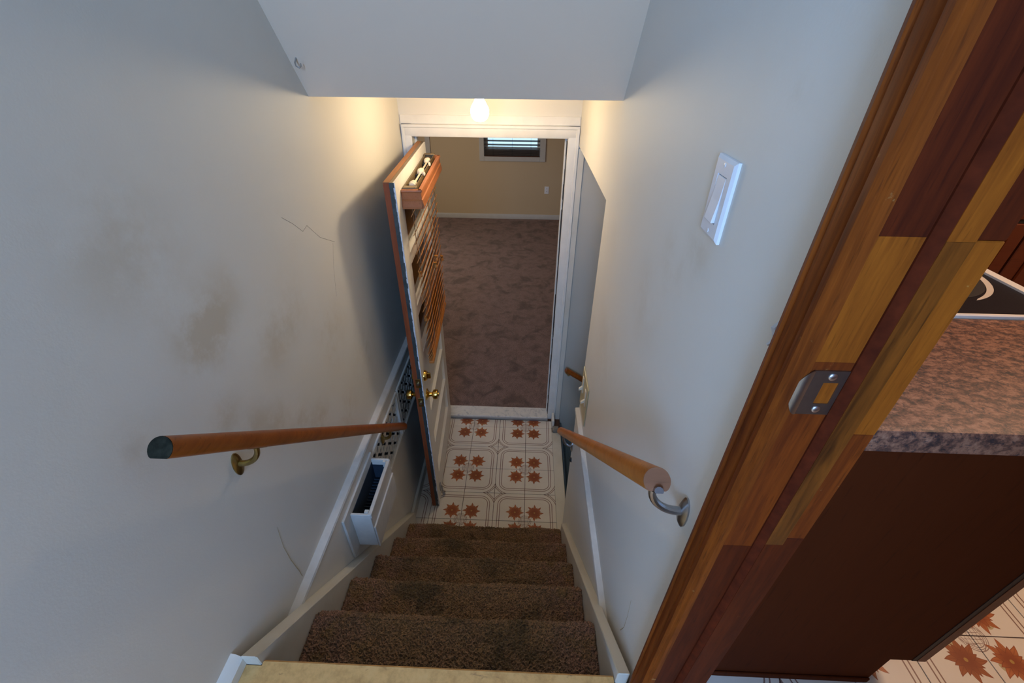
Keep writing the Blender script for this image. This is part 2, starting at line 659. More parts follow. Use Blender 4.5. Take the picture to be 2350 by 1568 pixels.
# ================================================================== STRUCTURE
struct(MB().box(-1.05, XL, -4.6, 0.12, -0.25, 3.6).build('wall_left', M_wall_l), 'cream painted stairwell wall with brown hand smudges above the red-brown handrail')
lowl = MB()
lowl.box(XL, XLL, -2.05, -1.27, -0.02, 1.03)
lowl.box(XL, XLL, -1.27, -0.02, -0.02, 0.655)
lowl.box(XL, XLL, -1.27, -0.02, 0.955, 1.03)
lowl.box(XL, XLL, -0.845, -0.812, 0.655, 0.955)
lowl.box(XL, XLL, -0.28, -0.02, 0.655, 0.955)
lowl.build('lower_panel', M_wall, bpy.data.objects['wall_left'])
MB().box(XL, XL + 0.002, -1.27, -0.28, 0.655, 0.955).build('cavity_shade_backing', M_back, bpy.data.objects['wall_left'])  # dark sheet stands in for the shade of a deeper cavity behind the lattice

wr = MB()
wr.box(XR, 0.125, -2.196, -0.97, -0.25, 3.6)
wr.box(XR, 0.145, -0.97, -0.95, -0.25, 3.6)
wr.poly([(XR, -0.95, 2.015), (0.145, -0.95, 2.015), (0.145, 0.0, 2.025), (0.031, 0.0, 2.025), (XR, -0.95, 3.6), (0.145, -0.95, 3.6), (0.145, 0.0, 3.6), (0.031, 0.0, 3.6)],
        [(0, 1, 2, 3), (7, 6, 5, 4), (0, 4, 5, 1), (1, 5, 6, 2), (2, 6, 7, 3), (3, 7, 4, 0)])
wr.box(XR, 0.125, -4.6, -3.12, 0.9, 3.6)
wr.box(XR, 0.125, -3.12, -2.196, 3.25, 3.6)
wr.box(XR, 0.125, -3.12, -2.196, 0.9, ZK - 0.002)
wall_r = struct(wr.build('wall_right', M_wall_r), 'cream painted stairwell wall that carries the white rocker switch')
MB().box(XRL, XR, -1.97, -0.95, -0.02, 0.985).build('lower_panel', M_wall, wall_r)
MB().tube([(0.044, -2.136, 2.236), (0.036, -2.139, 2.228), (0.040, -2.143, 2.216), (0.033, -2.142, 2.207)], [0.003, 0.0045, 0.004, 0.002], 6).build('paint_flake', M_chip, wall_r)

M_mark = plain('grey_crack', (0.30, 0.28, 0.25), 0.8)
M_drip = plain('brown_drip', (0.34, 0.24, 0.12), 0.6)
wl = bpy.data.objects['wall_left']
for pts_, mt, rd_ in (([(-1.37, 2.073), (-1.321, 2.038), (-1.276, 1.998), (-1.243, 2.005), (-1.205, 1.968), (-1.176, 1.94), (-1.078, 1.886)], M_mark, 0.0007),
                      ([(-1.094, 1.888), (-1.136, 1.802), (-1.165, 1.711)], M_mark, 0.0005)):
    MB().tube([(XL, y, z) for y, z in pts_], rd_, 5).build('hairline_crack', mt, wl)
MB().tube([(XL, y, z) for y, z in [(-1.851, 1.336), (-1.862, 1.256), (-1.86, 1.177), (-1.851, 1.102), (-1.849, 1.065)]], [0.0005, 0.0008, 0.0012, 0.0014, 0.001], 5).build('drip_mark', M_drip, wl)
MB().tube([(XR, y, z) for y, z in [(-2.012, 1.34), (-2.020, 1.27), (-2.021, 1.213), (-2.008, 1.165)]], [0.0004, 0.0006, 0.0007, 0.0012], 5).build('drip_mark', M_drip, wall_r)

wb = MB()
wb.box(-1.05, -0.893, 0.0, 0.12, -0.25, 2.6)
wb.box(-0.893, -0.008, 0.0, 0.12, 2.082, 2.6)
wb.box(-0.008, 0.145, 0.0, 0.12, -0.25, 2.6)
wb.box(-0.893, -0.008, 0.0, 0.12, -0.25, -0.03)
struct(wb.build('wall_back', M_wall), 'cream wall around the doorway at the foot of the stairs')

# stairwell to the cellar, opening to the side of the landing
sw = MB()
sw.box(0.145, 1.0, 0.0, 0.12, -0.437, 2.3)
sw.box(0.066, 1.0, -0.005, 0.0, -0.437, 2.014)
side_wall = struct(sw.build('wall_side', M_greyp), 'grey painted cellar stairwell wall seen past the landing')
MB().box(0.029, 0.064, -0.012, 0.0, -0.2, 2.012, 0.002).build('corner_board', M_trim_d, side_wall)
MB().box(0.064, 0.9, -0.006, 0.0, -0.437, -0.40).build('ledge_strip', M_deep, side_wall)
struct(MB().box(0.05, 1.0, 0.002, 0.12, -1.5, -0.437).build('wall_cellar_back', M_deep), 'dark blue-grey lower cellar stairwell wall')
struct(MB().box(0.145, 1.0, -1.07, -0.95, -1.5, 0.93).build('wall_cellar_front', M_greyp))
struct(MB().box(0.90, 1.0, -0.95, -0.001, -1.5, 0.90).build('wall_cellar_end', M_greyp))
struct(MB().prism([(0.145, 2.02), (0.145, 2.1), (0.87, 0.94), (1.0, 0.94), (1.0, 0.90), (0.86, 0.90)], 'y', -0.95, -0.001).build('ceiling_cellar', M_greyp))
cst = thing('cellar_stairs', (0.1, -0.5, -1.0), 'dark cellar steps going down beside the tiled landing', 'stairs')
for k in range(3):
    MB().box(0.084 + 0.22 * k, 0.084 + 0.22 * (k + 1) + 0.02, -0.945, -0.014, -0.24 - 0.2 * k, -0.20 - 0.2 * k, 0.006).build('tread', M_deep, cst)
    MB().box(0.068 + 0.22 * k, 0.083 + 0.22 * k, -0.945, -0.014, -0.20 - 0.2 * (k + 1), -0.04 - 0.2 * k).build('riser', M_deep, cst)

# sloping ceiling under the upper flight, flat ceiling over the landing
struct(MB().prism([(0.0, 2.34), (-1.026, 2.34), (-1.953, 3.6), (0.0, 3.6)], 'x', XL - 0.01, XR + 0.01).build('ceiling', M_ceil), 'grey-white sloping ceiling that drops to a straight edge above the bulb')
struct(MB().box(-1.05, 3.6, -4.7, 0.2, 3.6, 3.7).build('ceiling_hall', M_ceil))

# hall behind the viewer
wh = MB()
wh.box(-1.05, -0.885, -4.7, -4.6, 0.9, 3.6)
wh.box(-0.315, 0.145, -4.7, -4.6, 0.9, 3.6)
wh.box(-0.885, -0.315, -4.7, -4.6, 0.9, 2.175)
wh.box(-0.885, -0.315, -4.7, -4.6, 3.325, 3.6)
struct(wh.build('wall_hall', M_wall))
struct(MB().prism([(-4.6, ZT - 0.2), (YN[0] - 0.024, ZT - 0.2), (YN[0] - 0.024, ZT - 0.03), (YN[0] - 0.004, ZT - 0.03), (YN[0], ZT - 0.024), (YN[0], ZT - 0.006), (YN[0] - 0.005, ZT), (-4.6, ZT)], 'x', SXL + 0.002, SXR - 0.002).box(XL, SXL + 0.002, -4.6, -2.14, ZT - 0.2, ZT - 0.001).box(SXR - 0.002, XR, -4.6, -2.143, ZT - 0.2, ZT - 0.001).build('floor_hall', M_hall), 'worn tan vinyl floor at the head of the stairs')

# kitchen shell
struct(MB().box(0.12, 3.6, -4.7, -0.972, ZK - 0.12, ZK - 0.004).box(1.0, 3.6, -0.972, -0.2, ZK - 0.12, ZK - 0.004).build('floor_kitchen', M_grout), 'flowered tile floor of the kitchen')
wk = MB()
wk.box(3.5, 3.6, -4.7, -0.2, ZK, 3.6)
wk.box(0.12, 3.6, -4.7, -4.6, ZK, 3.6)
wk.box(0.9, 3.6, -0.3, -0.2, ZK, 3.6)
wk.box(0.145, 0.9, -0.99, -0.93, 2.1, 3.6)
wk.box(0.145, 0.9, -0.99, -0.951, ZK, 2.1)
wk.box(0.88, 0.93, -0.96, -0.25, 1.2, 3.6)
struct(wk.build('wall_kitchen', M_kwall))

# lower room beyond the door
struct(MB().box(-2.7, 1.7, 0.085, 4.8, -0.25, 0.02).build('floor_room', M_carpet_r), 'mauve-brown carpet of the room beyond the open door')
wf = MB()
wf.box(-2.7, -0.935, 4.7, 4.8, 0.0, 2.4)
wf.box(-0.045, 1.7, 4.7, 4.8, 0.0, 2.4)
wf.box(-0.935, -0.045, 4.7, 4.8, 0.0, 1.0)
wf.box(-0.935, -0.045, 4.7, 4.8, 1.75, 2.4)
struct(wf.build('wall_far', M_tan), 'tan painted far wall below the small window')
ws = MB()
ws.box(-2.7, -2.6, 0.12, 1.95, 0.0, 2.4)
ws.box(-2.7, -2.6, 3.25, 4.8, 0.0, 2.4)
ws.box(-2.7, -2.6, 1.95, 3.25, 0.0, 1.05)
ws.box(-2.7, -2.6, 1.95, 3.25, 1.95, 2.4)
ws.box(1.6, 1.7, 0.12, 4.8, 0.0, 2.4)
ws.box(-2.7, -1.05, 0.12, 0.22, 0.0, 2.4)
ws.box(0.145, 1.7, 0.12, 0.22, 0.0, 2.4)
ws.box(-1.05, -0.893, 0.12, 0.13, 0.0, 2.4)
ws.box(-0.008, 0.145, 0.12, 0.13, 0.0, 2.4)
ws.box(-0.893, -0.008, 0.12, 0.13, 2.082, 2.4)
struct(ws.build('wall_room', M_tan))
struct(MB().box(-2.7, 1.7, 0.12, 4.8, 2.4, 2.5).build('ceiling_room', M_ceil))
struct(MB().prism([(4.684, 0.02), (4.7, 0.02), (4.7, 0.098), (4.692, 0.098), (4.684, 0.085)], 'x', -2.6, 1.6).build('baseboard_far', M_trim_f), 'low white baseboard along the tan far wall')
struct(MB().box(-1.836, -1.76, 4.685, 4.7, 0.02, 2.05, 0.003).build('trim_7', M_trim_f), 'white upright casing on the tan far wall')

# ------------------------------------------------------------------ floor tiles


def tile_mesh(u0, u1, v0, v1):
    b = MB()
    g = 0.0014
    h = T / 2
    b.box(-h + u0 * T + (g if u0 == 0 else 0), -h + u1 * T - (g if u1 == 1 else 0),
          -h + v0 * T + (g if v0 == 0 else 0), -h + v1 * T - (g if v1 == 1 else 0), -0.004, 0.0, 0.0006)
    me = bpy.data.meshes.new('tile')
    b.bm.to_mesh(me)
    b.bm.free()
    me.materials.append(M_tile)
    return me


TILE_FULL = tile_mesh(0, 1, 0, 1)


def lay_tiles(parent, x_line, y_line, z, x0, x1, y0, y1, cpar, rpar):
    """grid lines at x_line + i*T, y_line + j*T; a line index is a flower line when (index + par) is odd"""
    i0 = math.floor((x0 - x_line) / T)
    i1 = math.ceil((x1 - x_line) / T)
    j0 = math.floor((y0 - y_line) / T)
    j1 = math.ceil((y1 - y_line) / T)
    for i in range(i0, i1):
        for j in range(j0, j1):
            ax, bx = x_line + i * T, x_line + (i + 1) * T
            ay, by = y_line + j * T, y_line + (j + 1) * T
            fx = 0 if (i + cpar) % 2 else 1       # flower corner side in x: 0 low, 1 high
            fy = 0 if (j + rpar) % 2 else 1
            rot = {(0, 0): 0, (1, 0): 1, (1, 1): 2, (0, 1): 3}[(fx, fy)]
            cx0, cx1 = max(ax, x0), min(bx, x1)
            cy0, cy1 = max(ay, y0), min(by, y1)
            if cx1 - cx0 < 0.004 or cy1 - cy0 < 0.004:
                continue
            full = cx0 == ax and cx1 == bx and cy0 == ay and cy1 == by
            if full:
                me = TILE_FULL
            else:
                # clip in world, then turn into the tile's own turned frame
                mx, my = (ax + bx) / 2, (ay + by) / 2
                cs, sn = math.cos(-rot * math.pi / 2), math.sin(-rot * math.pi / 2)
                pts = [((px - mx) * cs - (py - my) * sn, (px - mx) * sn + (py - my) * cs) for px in (cx0, cx1) for py in (cy0, cy1)]
                us = [p[0] / T + 0.5 for p in pts]
                vs = [p[1] / T + 0.5 for p in pts]
                rd = lambda q: 0 if abs(q) < 1e-5 else (1 if abs(q - 1) < 1e-5 else q)
                me = tile_mesh(rd(min(us)), rd(max(us)), rd(min(vs)), rd(max(vs)))
            o = bpy.data.objects.new('tile', me)
            COL.objects.link(o)
            o.parent = parent
            o.location = ((ax + bx) / 2, (ay + by) / 2, z)
            o.rotation_euler = (0, 0, rot * math.pi / 2)


floor = struct(MB().box(XL, 0.066, -1.12, -0.002, -0.2, -0.0035).build('floor', M_grout), 'cream floor of the landing with orange flower tiles')
# rows: flower lines at y = -0.121, -0.525, ...; columns: flower lines at x = -0.202, -0.606
lay_tiles(floor, 0.0, -0.121, 0.0, XLL + 0.0, 0.0, -1.10, -0.042, 0, 1)
kfloor = bpy.data.objects['floor_kitchen']
lay_tiles(kfloor, 1.082 - 2 * T, -1.944, ZK, 0.128, 2.6, -3.1, -0.99, 1, 1)
struct(MB().box(0.0, 0.066, -1.10, -0.16, -0.03, 0.004, 0.003).build('trim_6', M_trim_d), 'worn white nosing strip along the open edge of the landing')
MB().box(0.003, 0.052, -0.168, -0.118, -0.02, 0.034, 0.006).build('end_block', M_block, bpy.data.objects['trim_6'])

# ------------------------------------------------------------------ skirts, ledges, baseboards


def skirt(name, x0, x1, y_top, y_bot, dz, label):
    sl = RISE / RUN
    def zt(y): return ZN[1] + dz + (YN[1] - y) * sl
    pts = [(y_top, zt(y_top)), (y_bot, zt(y_bot)), (y_bot, 0.0), (y_bot - 0.16, 0.0), (y_top, zt(y_top) - 0.42)]
    return struct(MB().prism(pts, 'x', x0, x1, 0.0025).build(name, M_trim_d), label)


skirt('trim_3', XLL, SXL, -2.138, -0.975, 0.032, 'scuffed cream skirt board beside the carpeted steps under the wall box')
skirt('trim_4', SXR, XRL, -2.142, -1.085, 0.040, 'scuffed cream skirt board beside the carpeted steps at the rocker switch wall')
lt = MB()
lt.prism([(XL, 1.03), (XLL + 0.004, 1.03), (XLL + 0.006, 1.036), (XLL + 0.003, 1.044), (XL, 1.050)], 'y', -1.99, -0.002)
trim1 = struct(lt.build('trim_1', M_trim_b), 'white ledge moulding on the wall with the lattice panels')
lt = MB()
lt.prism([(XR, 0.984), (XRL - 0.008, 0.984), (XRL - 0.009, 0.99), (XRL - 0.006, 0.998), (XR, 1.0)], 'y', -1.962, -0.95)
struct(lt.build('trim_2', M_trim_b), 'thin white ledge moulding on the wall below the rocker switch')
struct(MB().box(XLL, XLL + 0.018, -0.972, -0.06, 0.0, 0.075, 0.003).build('baseboard_left', M_trim_d), 'white baseboard on the landing behind the open door')
struct(MB().prism([(XL, ZT), (XL + 0.024, ZT), (XL + 0.024, ZT + 0.03), (XL + 0.012, ZT + 0.045), (XL, ZT + 0.05)], 'y', -4.55, -2.135).build('baseboard_hall', M_trim), 'white baseboard at the head of the stairs')
struct(MB().box(0.0, 0.018, -0.115, -0.018, 0.0, 0.075, 0.003).build('baseboard_back', M_trim), 'short white baseboard stub beside the door casing')

# ------------------------------------------------------------------ carpeted stairs


def carpet_step(k, parent):
    rng = np.random.default_rng(100 + k)
    yb, yf, z, zb = YN[k - 1] - 0.02, YN[k], ZN[k], (ZN[k + 1] if k < 5 else 0.0)
    rr = 0.020
    prof, nor = [], []
    for y in np.arange(yb, yf - rr, 0.0042):
        prof.append((y, z)); nor.append((0, 1))
    for a in np.linspace(0, math.pi * 0.95, 12):
        prof.append((yf - rr + rr * math.sin(a), z - rr + rr * math.cos(a))); nor.append((math.sin(a), math.cos(a)))
    for zz in np.linspace(z - 2 * rr - 0.004, zb - 0.006, 8):
        prof.append((yf - rr * 0.8, zz)); nor.append((1, 0))
    prof, nor = np.array(prof), np.array(nor)
    xs = np.arange(SXL + 0.001, SXR - 0.001, 0.0042)
    nx, npf = len(xs), len(prof)
    d = rng.uniform(-0.0055, 0.0035, (npf, nx))
    wave = 0.003 * np.sin(xs * 9 + k * 1.7) + 0.002 * np.sin(xs * 23 + k)
    soft = np.clip(np.minimum(xs - SXL, SXR - xs) / 0.012, 0, 1) ** 0.5
    V = np.zeros((npf, nx, 3))
    V[..., 0] = xs[None] + rng.uniform(-0.0016, 0.0016, (npf, nx))
    V[..., 1] = prof[:, 0:1] + nor[:, 0:1] * (d + wave[None]) - (1 - soft)[None] * nor[:, 0:1] * 0.012
    V[..., 2] = prof[:, 1:2] + nor[:, 1:2] * (d + wave[None] * 0.6) - (1 - soft)[None] * nor[:, 1:2] * 0.010
    V -= np.array(parent.location)
    idx = np.arange(npf * nx).reshape(npf, nx)
    F = np.stack([idx[:-1, :-1], idx[1:, :-1], idx[1:, 1:], idx[:-1, 1:]], -1).reshape(-1, 4)
    me = bpy.data.meshes.new('carpet_step')
    me.from_pydata(V.reshape(-1, 3).tolist(), [], F.tolist())
    return link_mesh('carpet_step', me, M_carpet, parent, smooth=False)


stairs = thing('staircase', (-0.43, -1.1, 0.0), 'short flight of steps in stained brown carpet down to the tiled landing', 'stairs')
core = MB()
pts = [(YN[0] - 0.01, ZT - 0.032)]
for k in range(1, 6):
    pts += [(YN[k - 1] - 0.024, ZN[k] - 0.014), (YN[k] - 0.024, ZN[k] - 0.014)]
pts = [(YN[0] - 0.024, ZT - 0.032)] + pts[1:] + [(YN[5] - 0.024, 0.001), (YN[0] - 0.024, 0.001)]
core.prism(pts, 'x', SXL + 0.001, SXR - 0.001)
core.build('step_core', M_trim_d, stairs)
for k in range(1, 6):
    carpet_step(k, stairs)

# ================================================================== DOOR AT THE FOOT OF THE STAIRS
frame = struct(thing('door_2', (-0.45, 0.0, 0.0), 'white door casing and marble sill around the doorway to the carpeted room', None))


def casing_prof(a, b, depth):
    """profile across a casing from inner edge a to outer edge b, proud of y = 0"""
    w = b - a
    return [(a, 0.0), (a, -depth * 0.55), (a + w * 0.12, -depth * 0.75), (a + w * 0.70, -depth * 0.8), (a + w * 0.78, -depth), (b, -depth), (b, 0.0)]


MB().prism(casing_prof(-0.030, 0.0275, 0.017), 'z', 0.0, 2.12).build('casing_side', M_trim, frame)
MB().prism(casing_prof(-0.871, -0.9215, 0.017), 'z', 0.0, 2.12).build('casing_side', M_trim, frame)
hp = [(2.06, 0.0), (2.06, -0.010), (2.067, -0.014), (2.103, -0.0145), (2.107, -0.018), (2.12, -0.018), (2.12, 0.0)]
MB().prism([(y, z) for z, y in hp], 'x', -0.9215, 0.0275).build('casing_head', M_trim, frame)
MB().box(-0.925, 0.029, -0.006, 0.0, 2.123, 2.165, 0.001).build('head_board', M_trim, frame)
MB().box(-0.030, -0.008, 0.0, 0.13, 0.0, 2.082).build('jamb', M_trim, frame)
MB().box(-0.893, -0.871, 0.0, 0.13, 0.0, 2.082).build('jamb', M_trim, frame)
MB().box(-0.871, -0.030, 0.0, 0.13, 2.06, 2.082).build('head_jamb', M_trim, frame)
MB().box(-0.041, -0.030, 0.050, 0.085, 0.022, 2.06, 0.002).build('door_stop', M_trim, frame)
MB().box(-0.871, -0.860, 0.050, 0.085, 0.022, 2.06, 0.002).build('door_stop', M_trim, frame)
ws_ = MB()
zz = 0.03
rs = random.Random(3)
while zz < 2.04:
    h = rs.uniform(0.02, 0.09)
    w = rs.uniform(0.002, 0.0055)
    ws_.box(-0.030 - w, -0.0295, 0.012, 0.050, zz, min(zz + h, 2.055))
    zz += h
ws_.build('weather_strip', M_black, frame)
MB().box(-0.0308, -0.0295, -0.002, 0.010, 0.86, 0.95).box(-0.0308, -0.0295, -0.002, 0.010, 0.78, 0.805).build('strike_plate', M_dark, frame)
MB().box(-0.871, -0.030, -0.030, 0.088, 0.0, 0.024, 0.004).build('marble_sill', M_marble, frame)
MB().box(-0.871, -0.030, -0.041, -0.030, 0.0, 0.021, 0.002).build('metal_edge', M_alu, frame)

TH = R(86.6)
HINGE = Vector((-0.846, -0.012, 0.0))
DL, DT, DZ0, DZ1 = 0.838, 0.0444, 0.012, 2.035
door = thing('door_1', HINGE, 'open white door with three panes, brass knobs and a teal and red-brown edge', None, rotz=-TH)
struct(door)
panes = [(1.15, 1.37), (1.425, 1.645), (1.70, 1.905)]
panels = [(0.203, 0.42), (0.471, 0.685), (0.736, 0.95)]
SX0, SX1 = 0.115, DL - 0.118
sl_ = MB()
cuts = sorted(panels + panes)
sl_.box(0.0, SX0, 0.004, DT, DZ0, DZ1 - 0.001)
sl_.box(SX1, DL - 0.002, 0.020, DT, DZ0, DZ1 - 0.001)
sl_.box(SX1, DL - 0.002, 0.004, 0.020, DZ0, DZ1 - 0.001)
z0 = DZ0
for a, b in cuts + [(DZ1 - 0.001, None)]:
    sl_.box(SX0, SX1, 0.004, DT, z0, a)
    z0 = b
sl_.build('door_slab', M_door_w, door, local=True, smooth=False)


def bevel_frame(a, b, y0, y1, wdt):
    """sloping moulding around an opening in the white face (local y1 outer, y0 inner)"""
    m = MB()
    o_ = [(SX0, a), (SX1, a), (SX1, b), (SX0, b)]
    i_ = [(SX0 + wdt, a + wdt), (SX1 - wdt, a + wdt), (SX1 - wdt, b - wdt), (SX0 + wdt, b - wdt)]
    vs = [(x, y1, z) for x, z in o_] + [(x, y0, z) for x, z in i_]
    m.poly(vs, [(k, 4 + k, 4 + (k + 1) % 4, (k + 1) % 4) for k in range(4)])
    return m


for a, b in panels:
    m = bevel_frame(a, b, 0.0265, DT - 0.001, 0.0065)
    m.build('panel_moulding', M_door_w, door, local=True, smooth=False)
    MB().box(SX0, SX1, 0.012, 0.027, a, b).build('panel', M_door_w, door, local=True)
for a, b in panes:
    bevel_frame(a, b, 0.022, DT - 0.001, 0.012).build('glazing_bead', M_door_w, door, local=True, smooth=False)
    MB().box(SX0, SX1, 0.016, 0.022, a, b).build('pane', M_dglass, door, local=True)
MB().box(DL - 0.003, DL, 0.0, 0.0225, DZ0, DZ1).build('edge_lipping', M_redwood, door, local=True)
MB().box(DL - 0.003, DL, 0.0225, DT - 0.003, DZ0, DZ1).build('edge_strip', M_teal, door, local=True)
ch = MB()
zz = DZ0
while zz < DZ1 - 0.03:
    h = rs.uniform(0.006, 0.03)
    ch.box(DL - 0.003, DL + 0.0004, DT - 0.003 - rs.uniform(0.0, 0.004), DT + 0.0003, zz, min(zz + h, DZ1))
    zz += h
ch.build('chipped_edge', M_chip, door, local=True)
MB().box(0.0, DL, 0.0, 0.024, DZ1 - 0.001, DZ1 + 0.002).build('top_edge', M_topwood, door, local=True)
MB().box(0.0, DL, 0.024, DT - 0.008, DZ1 - 0.001, DZ1 + 0.001).build('weather_seal', M_rail_met, door, local=True)
MB().box(0.0, DL - 0.003, 0.0, 0.004, DZ0, DZ1).build('outer_skin', M_teal, door, local=True)


def knob(side):
    s = 1 if side else -1
    y = DT if side else 0.0
    x = DL - 0.065
    b = MB()
    pr = [(0.033, 0.0), (0.033, 0.004), (0.020, 0.010), (0.013, 0.016), (0.011, 0.028), (0.016, 0.032), (0.026, 0.037), (0.0275, 0.048), (0.026, 0.058), (0.018, 0.062), (0.010, 0.0615), (0.009, 0.066), (0.002, 0.067)]
    b.lathe([(r_, s * h) for r_, h in pr], (x, y, 0.905), 'y', 24)
    b.build('knob', M_brass, door, local=True)
    b = MB()
    pr = [(0.029, 0.0), (0.029, 0.006), (0.024, 0.014), (0.022, 0.016), (0.002, 0.017)]
    b.lathe([(r_, s * h) for r_, h in pr], (x, y, 1.035), 'y', 24)
    if side:
        b.box(x - 0.006, x + 0.006, DT + 0.016, DT + 0.034, 1.018, 1.052, 0.002)
    b.build('deadbolt', M_brass, door, local=True)


knob(True)
knob(False)
for zc in (1.035, 0.905):
    pl = MB().box(DL - 0.001, DL + 0.0014, 0.010, 0.036, zc - 0.029, zc + 0.029, 0.0006).build('latch_plate', M_brass_d, door, local=True)
    MB().lathe([(0.008, 0.0), (0.008, 0.010), (0.002, 0.011)], (DL + 0.001, 0.023, zc), 'x', 14).build('latch_bolt', M_steel, pl, local=True)
b = MB()
b.box(DL - 0.10, DL - 0.075, DT, DT + 0.006, 0.06, 0.12, 0.002)
b.tube([(DL - 0.088, DT + 0.010, 0.10), (DL - 0.088, DT + 0.014, 0.05), (DL - 0.088, DT + 0.020, 0.022)], 0.005, 8)
b.lathe([(0.010, 0.0), (0.010, 0.014), (0.006, 0.018)], (DL - 0.088, DT + 0.020, 0.013), 'z', 12)
b.build('door_holder', M_steel, door, local=True)
for zc in (0.25, 1.05, 1.82):
    MB().tube([(-0.004, -0.004, zc - 0.045), (-0.004, -0.004, zc + 0.045)], 0.006, 10).build('hinge', M_steel, door, local=True)

# ------------------------------------------------------------------ wooden blind hung on the door
bl = thing('wooden_blind', HINGE, 'cherry wood slatted blind with open-topped valance hung on the white door', 'blind', rotz=-TH)
BX0, BX1 = 0.095, 0.742          # along the door
YF = DT                          # door face
vx0, vx1 = BX0 - 0.012, BX1 + 0.008


def val_prof(y):                 # moulding section: (offset out, z)
    return [(y - 0.012, 1.908), (y + 0.006, 1.908), (y + 0.007, 1.920), (y + 0.002, 1.938), (y + 0.003, 1.942), (y - 0.001, 1.946), (y - 0.001, 1.972), (y + 0.004, 1.977), (y + 0.003, 1.984), (y - 0.012, 1.984)]


YV = YF + 0.083
m = MB()
m.prism([(p[0], p[1]) for p in val_prof(YV)], 'x', vx0, vx1)
m.build('valance_front', M_valance, bl, local=True)
m = MB()
pr = val_prof(0.0)
m.prism([(vx1 + p[0], p[1]) for p in pr], 'y', YF + 0.001, YV - 0.001)
m.build('valance_return', M_valance, bl, local=True)
m = MB()
m.prism([(vx0 - p[0], p[1]) for p in pr], 'y', YF + 0.001, YV - 0.001)
m.build('valance_return', M_valance, bl, local=True)
m = MB()
hr0, hr1 = BX0, BX1 - 0.012
m.box(hr0, hr1, YF + 0.008, YF + 0.0105, 1.945, 1.990)
m.box(hr0, hr1, YF + 0.0545, YF + 0.057, 1.945, 1.990)
m.box(hr0, hr1, YF + 0.008, YF + 0.057, 1.943, 1.946)
m.box(hr0, hr0 + 0.004, YF + 0.008, YF + 0.057, 1.945, 1.990)
m.build('headrail', M_rail_met, bl, local=True)
MB().box(hr1 - 0.03, hr1 + 0.004, YF + 0.004, YF + 0.061, 1.980, 1.989, 0.002).build('end_bracket', M_rail_met, bl, local=True)
MB().box(hr0 - 0.004, hr0 + 0.02, YF + 0.004, YF + 0.061, 1.988, 1.996, 0.002).build('end_bracket', M_rail_met, bl, local=True)
MB().box(hr0 + 0.02, hr1 - 0.03, YF + 0.011, YF + 0.054, 1.946, 1.952).build('headrail_liner', M_dark, bl, local=True)
MB().tube([(hr0 + 0.05, YF + 0.033, 1.975), (hr1 - 0.02, YF + 0.033, 1.975)], 0.0045, 8).build('tilt_rod', M_cream_pl, bl, local=True)
LAD = [BX0 + 0.10, (BX0 + BX1) / 2, BX1 - 0.10]
for x in LAD:
    sp = MB().lathe([(0.006, -0.026), (0.014, -0.022), (0.0145, -0.004), (0.017, -0.002), (0.0175, 0.004), (0.017, 0.010), (0.0145, 0.012), (0.013, 0.024), (0.006, 0.028)], (x, YF + 0.033, 1.977), 'x', 18).build('spool', M_cream_pl, bl, local=True)
    MB().box(x - 0.045, x - 0.032, YF + 0.013, YF + 0.052, 1.95, 1.978, 0.002).build('cradle', M_dark, bl, local=True)
    MB().box(x + 0.030, x + 0.040, YF + 0.013, YF + 0.052, 1.95, 1.976, 0.002).build('cradle', M_dark, bl, local=True)
for x in (BX0 + 0.22, BX1 - 0.24):
    MB().lathe([(0.006, 0.0), (0.007, 0.008), (0.004, 0.016)], (x, YF + 0.060, 1.982), 'z', 10).build('valance_clip', M_cream_pl, bl, local=True)
YS = YF + 0.040
TILT = R(60)
cs, sn = math.cos(TILT), math.sin(TILT)
slat_zs = [1.890 - 0.0425 * k for k in range(18)] + [1.142 - 0.012 * k for k in range(3)]
hw, ht = 0.0245, 0.0014


def slat_mesh(tilt):
    c_, s_ = math.cos(tilt), math.sin(tilt)
    b_ = MB()
    sec = [(-hw, -ht), (hw, -ht), (hw, ht), (-hw, ht)]
    sec = [(p * c_ - q * s_, p * s_ + q * c_) for p, q in sec]
    b_.prism(sec, 'x', BX0 + 0.012, BX1 - 0.004)
    me = bpy.data.meshes.new('slat')
    b_.bm.to_mesh(me)
    b_.bm.free()
    me.materials.append(M_slat)
    return me


SM = slat_mesh(TILT)
for k, z in enumerate(slat_zs):
    o = bpy.data.objects.new('slat', SM)
    COL.objects.link(o)
    o.parent = bl
    o.location = (rs.uniform(-0.003, 0.003), YS + rs.uniform(-0.001, 0.001), z)
MB().box(BX0 + 0.012, BX1 - 0.004, YS - 0.013, YS + 0.013, 1.086, 1.102, 0.003).build('bottom_rail', M_slat, bl, local=True)
for x in LAD:
    m = MB()
    for yy in (YS - 0.013, YS + 0.013):
        m.tube([(x, yy, 1.945), (x, yy, 1.10)], 0.0009, 5)
    for z in slat_zs[:18]:
        m.tube([(x, YS - 0.013, z - 0.024), (x, YS + 0.013, z + 0.021)], 0.0007, 4)
    m.build('ladder_string', M_ladder, bl, local=True)
for x, z, yo in ((0.395, 1.545, 0.092), (0.575, 1.625, 0.090), (0.60, 1.60, 0.088), (0.705, 1.60, 0.030), (0.708, 1.36, 0.032)):
    cd = MB().tube([(x, YF + min(yo, 0.078), 1.93), (x, YF + yo, z)], 0.0009, 5).build('pull_cord', M_cord, bl, local=True)
    MB().lathe([(0.004, 0.030), (0.0085, 0.028), (0.0075, 0.022), (0.0060, 0.017), (0.0095, 0.008), (0.010, 0.003), (0.006, 0.0)], (x, YF + yo, z - 0.028), 'z', 14).build('tassel', M_tassel, cd, local=True)

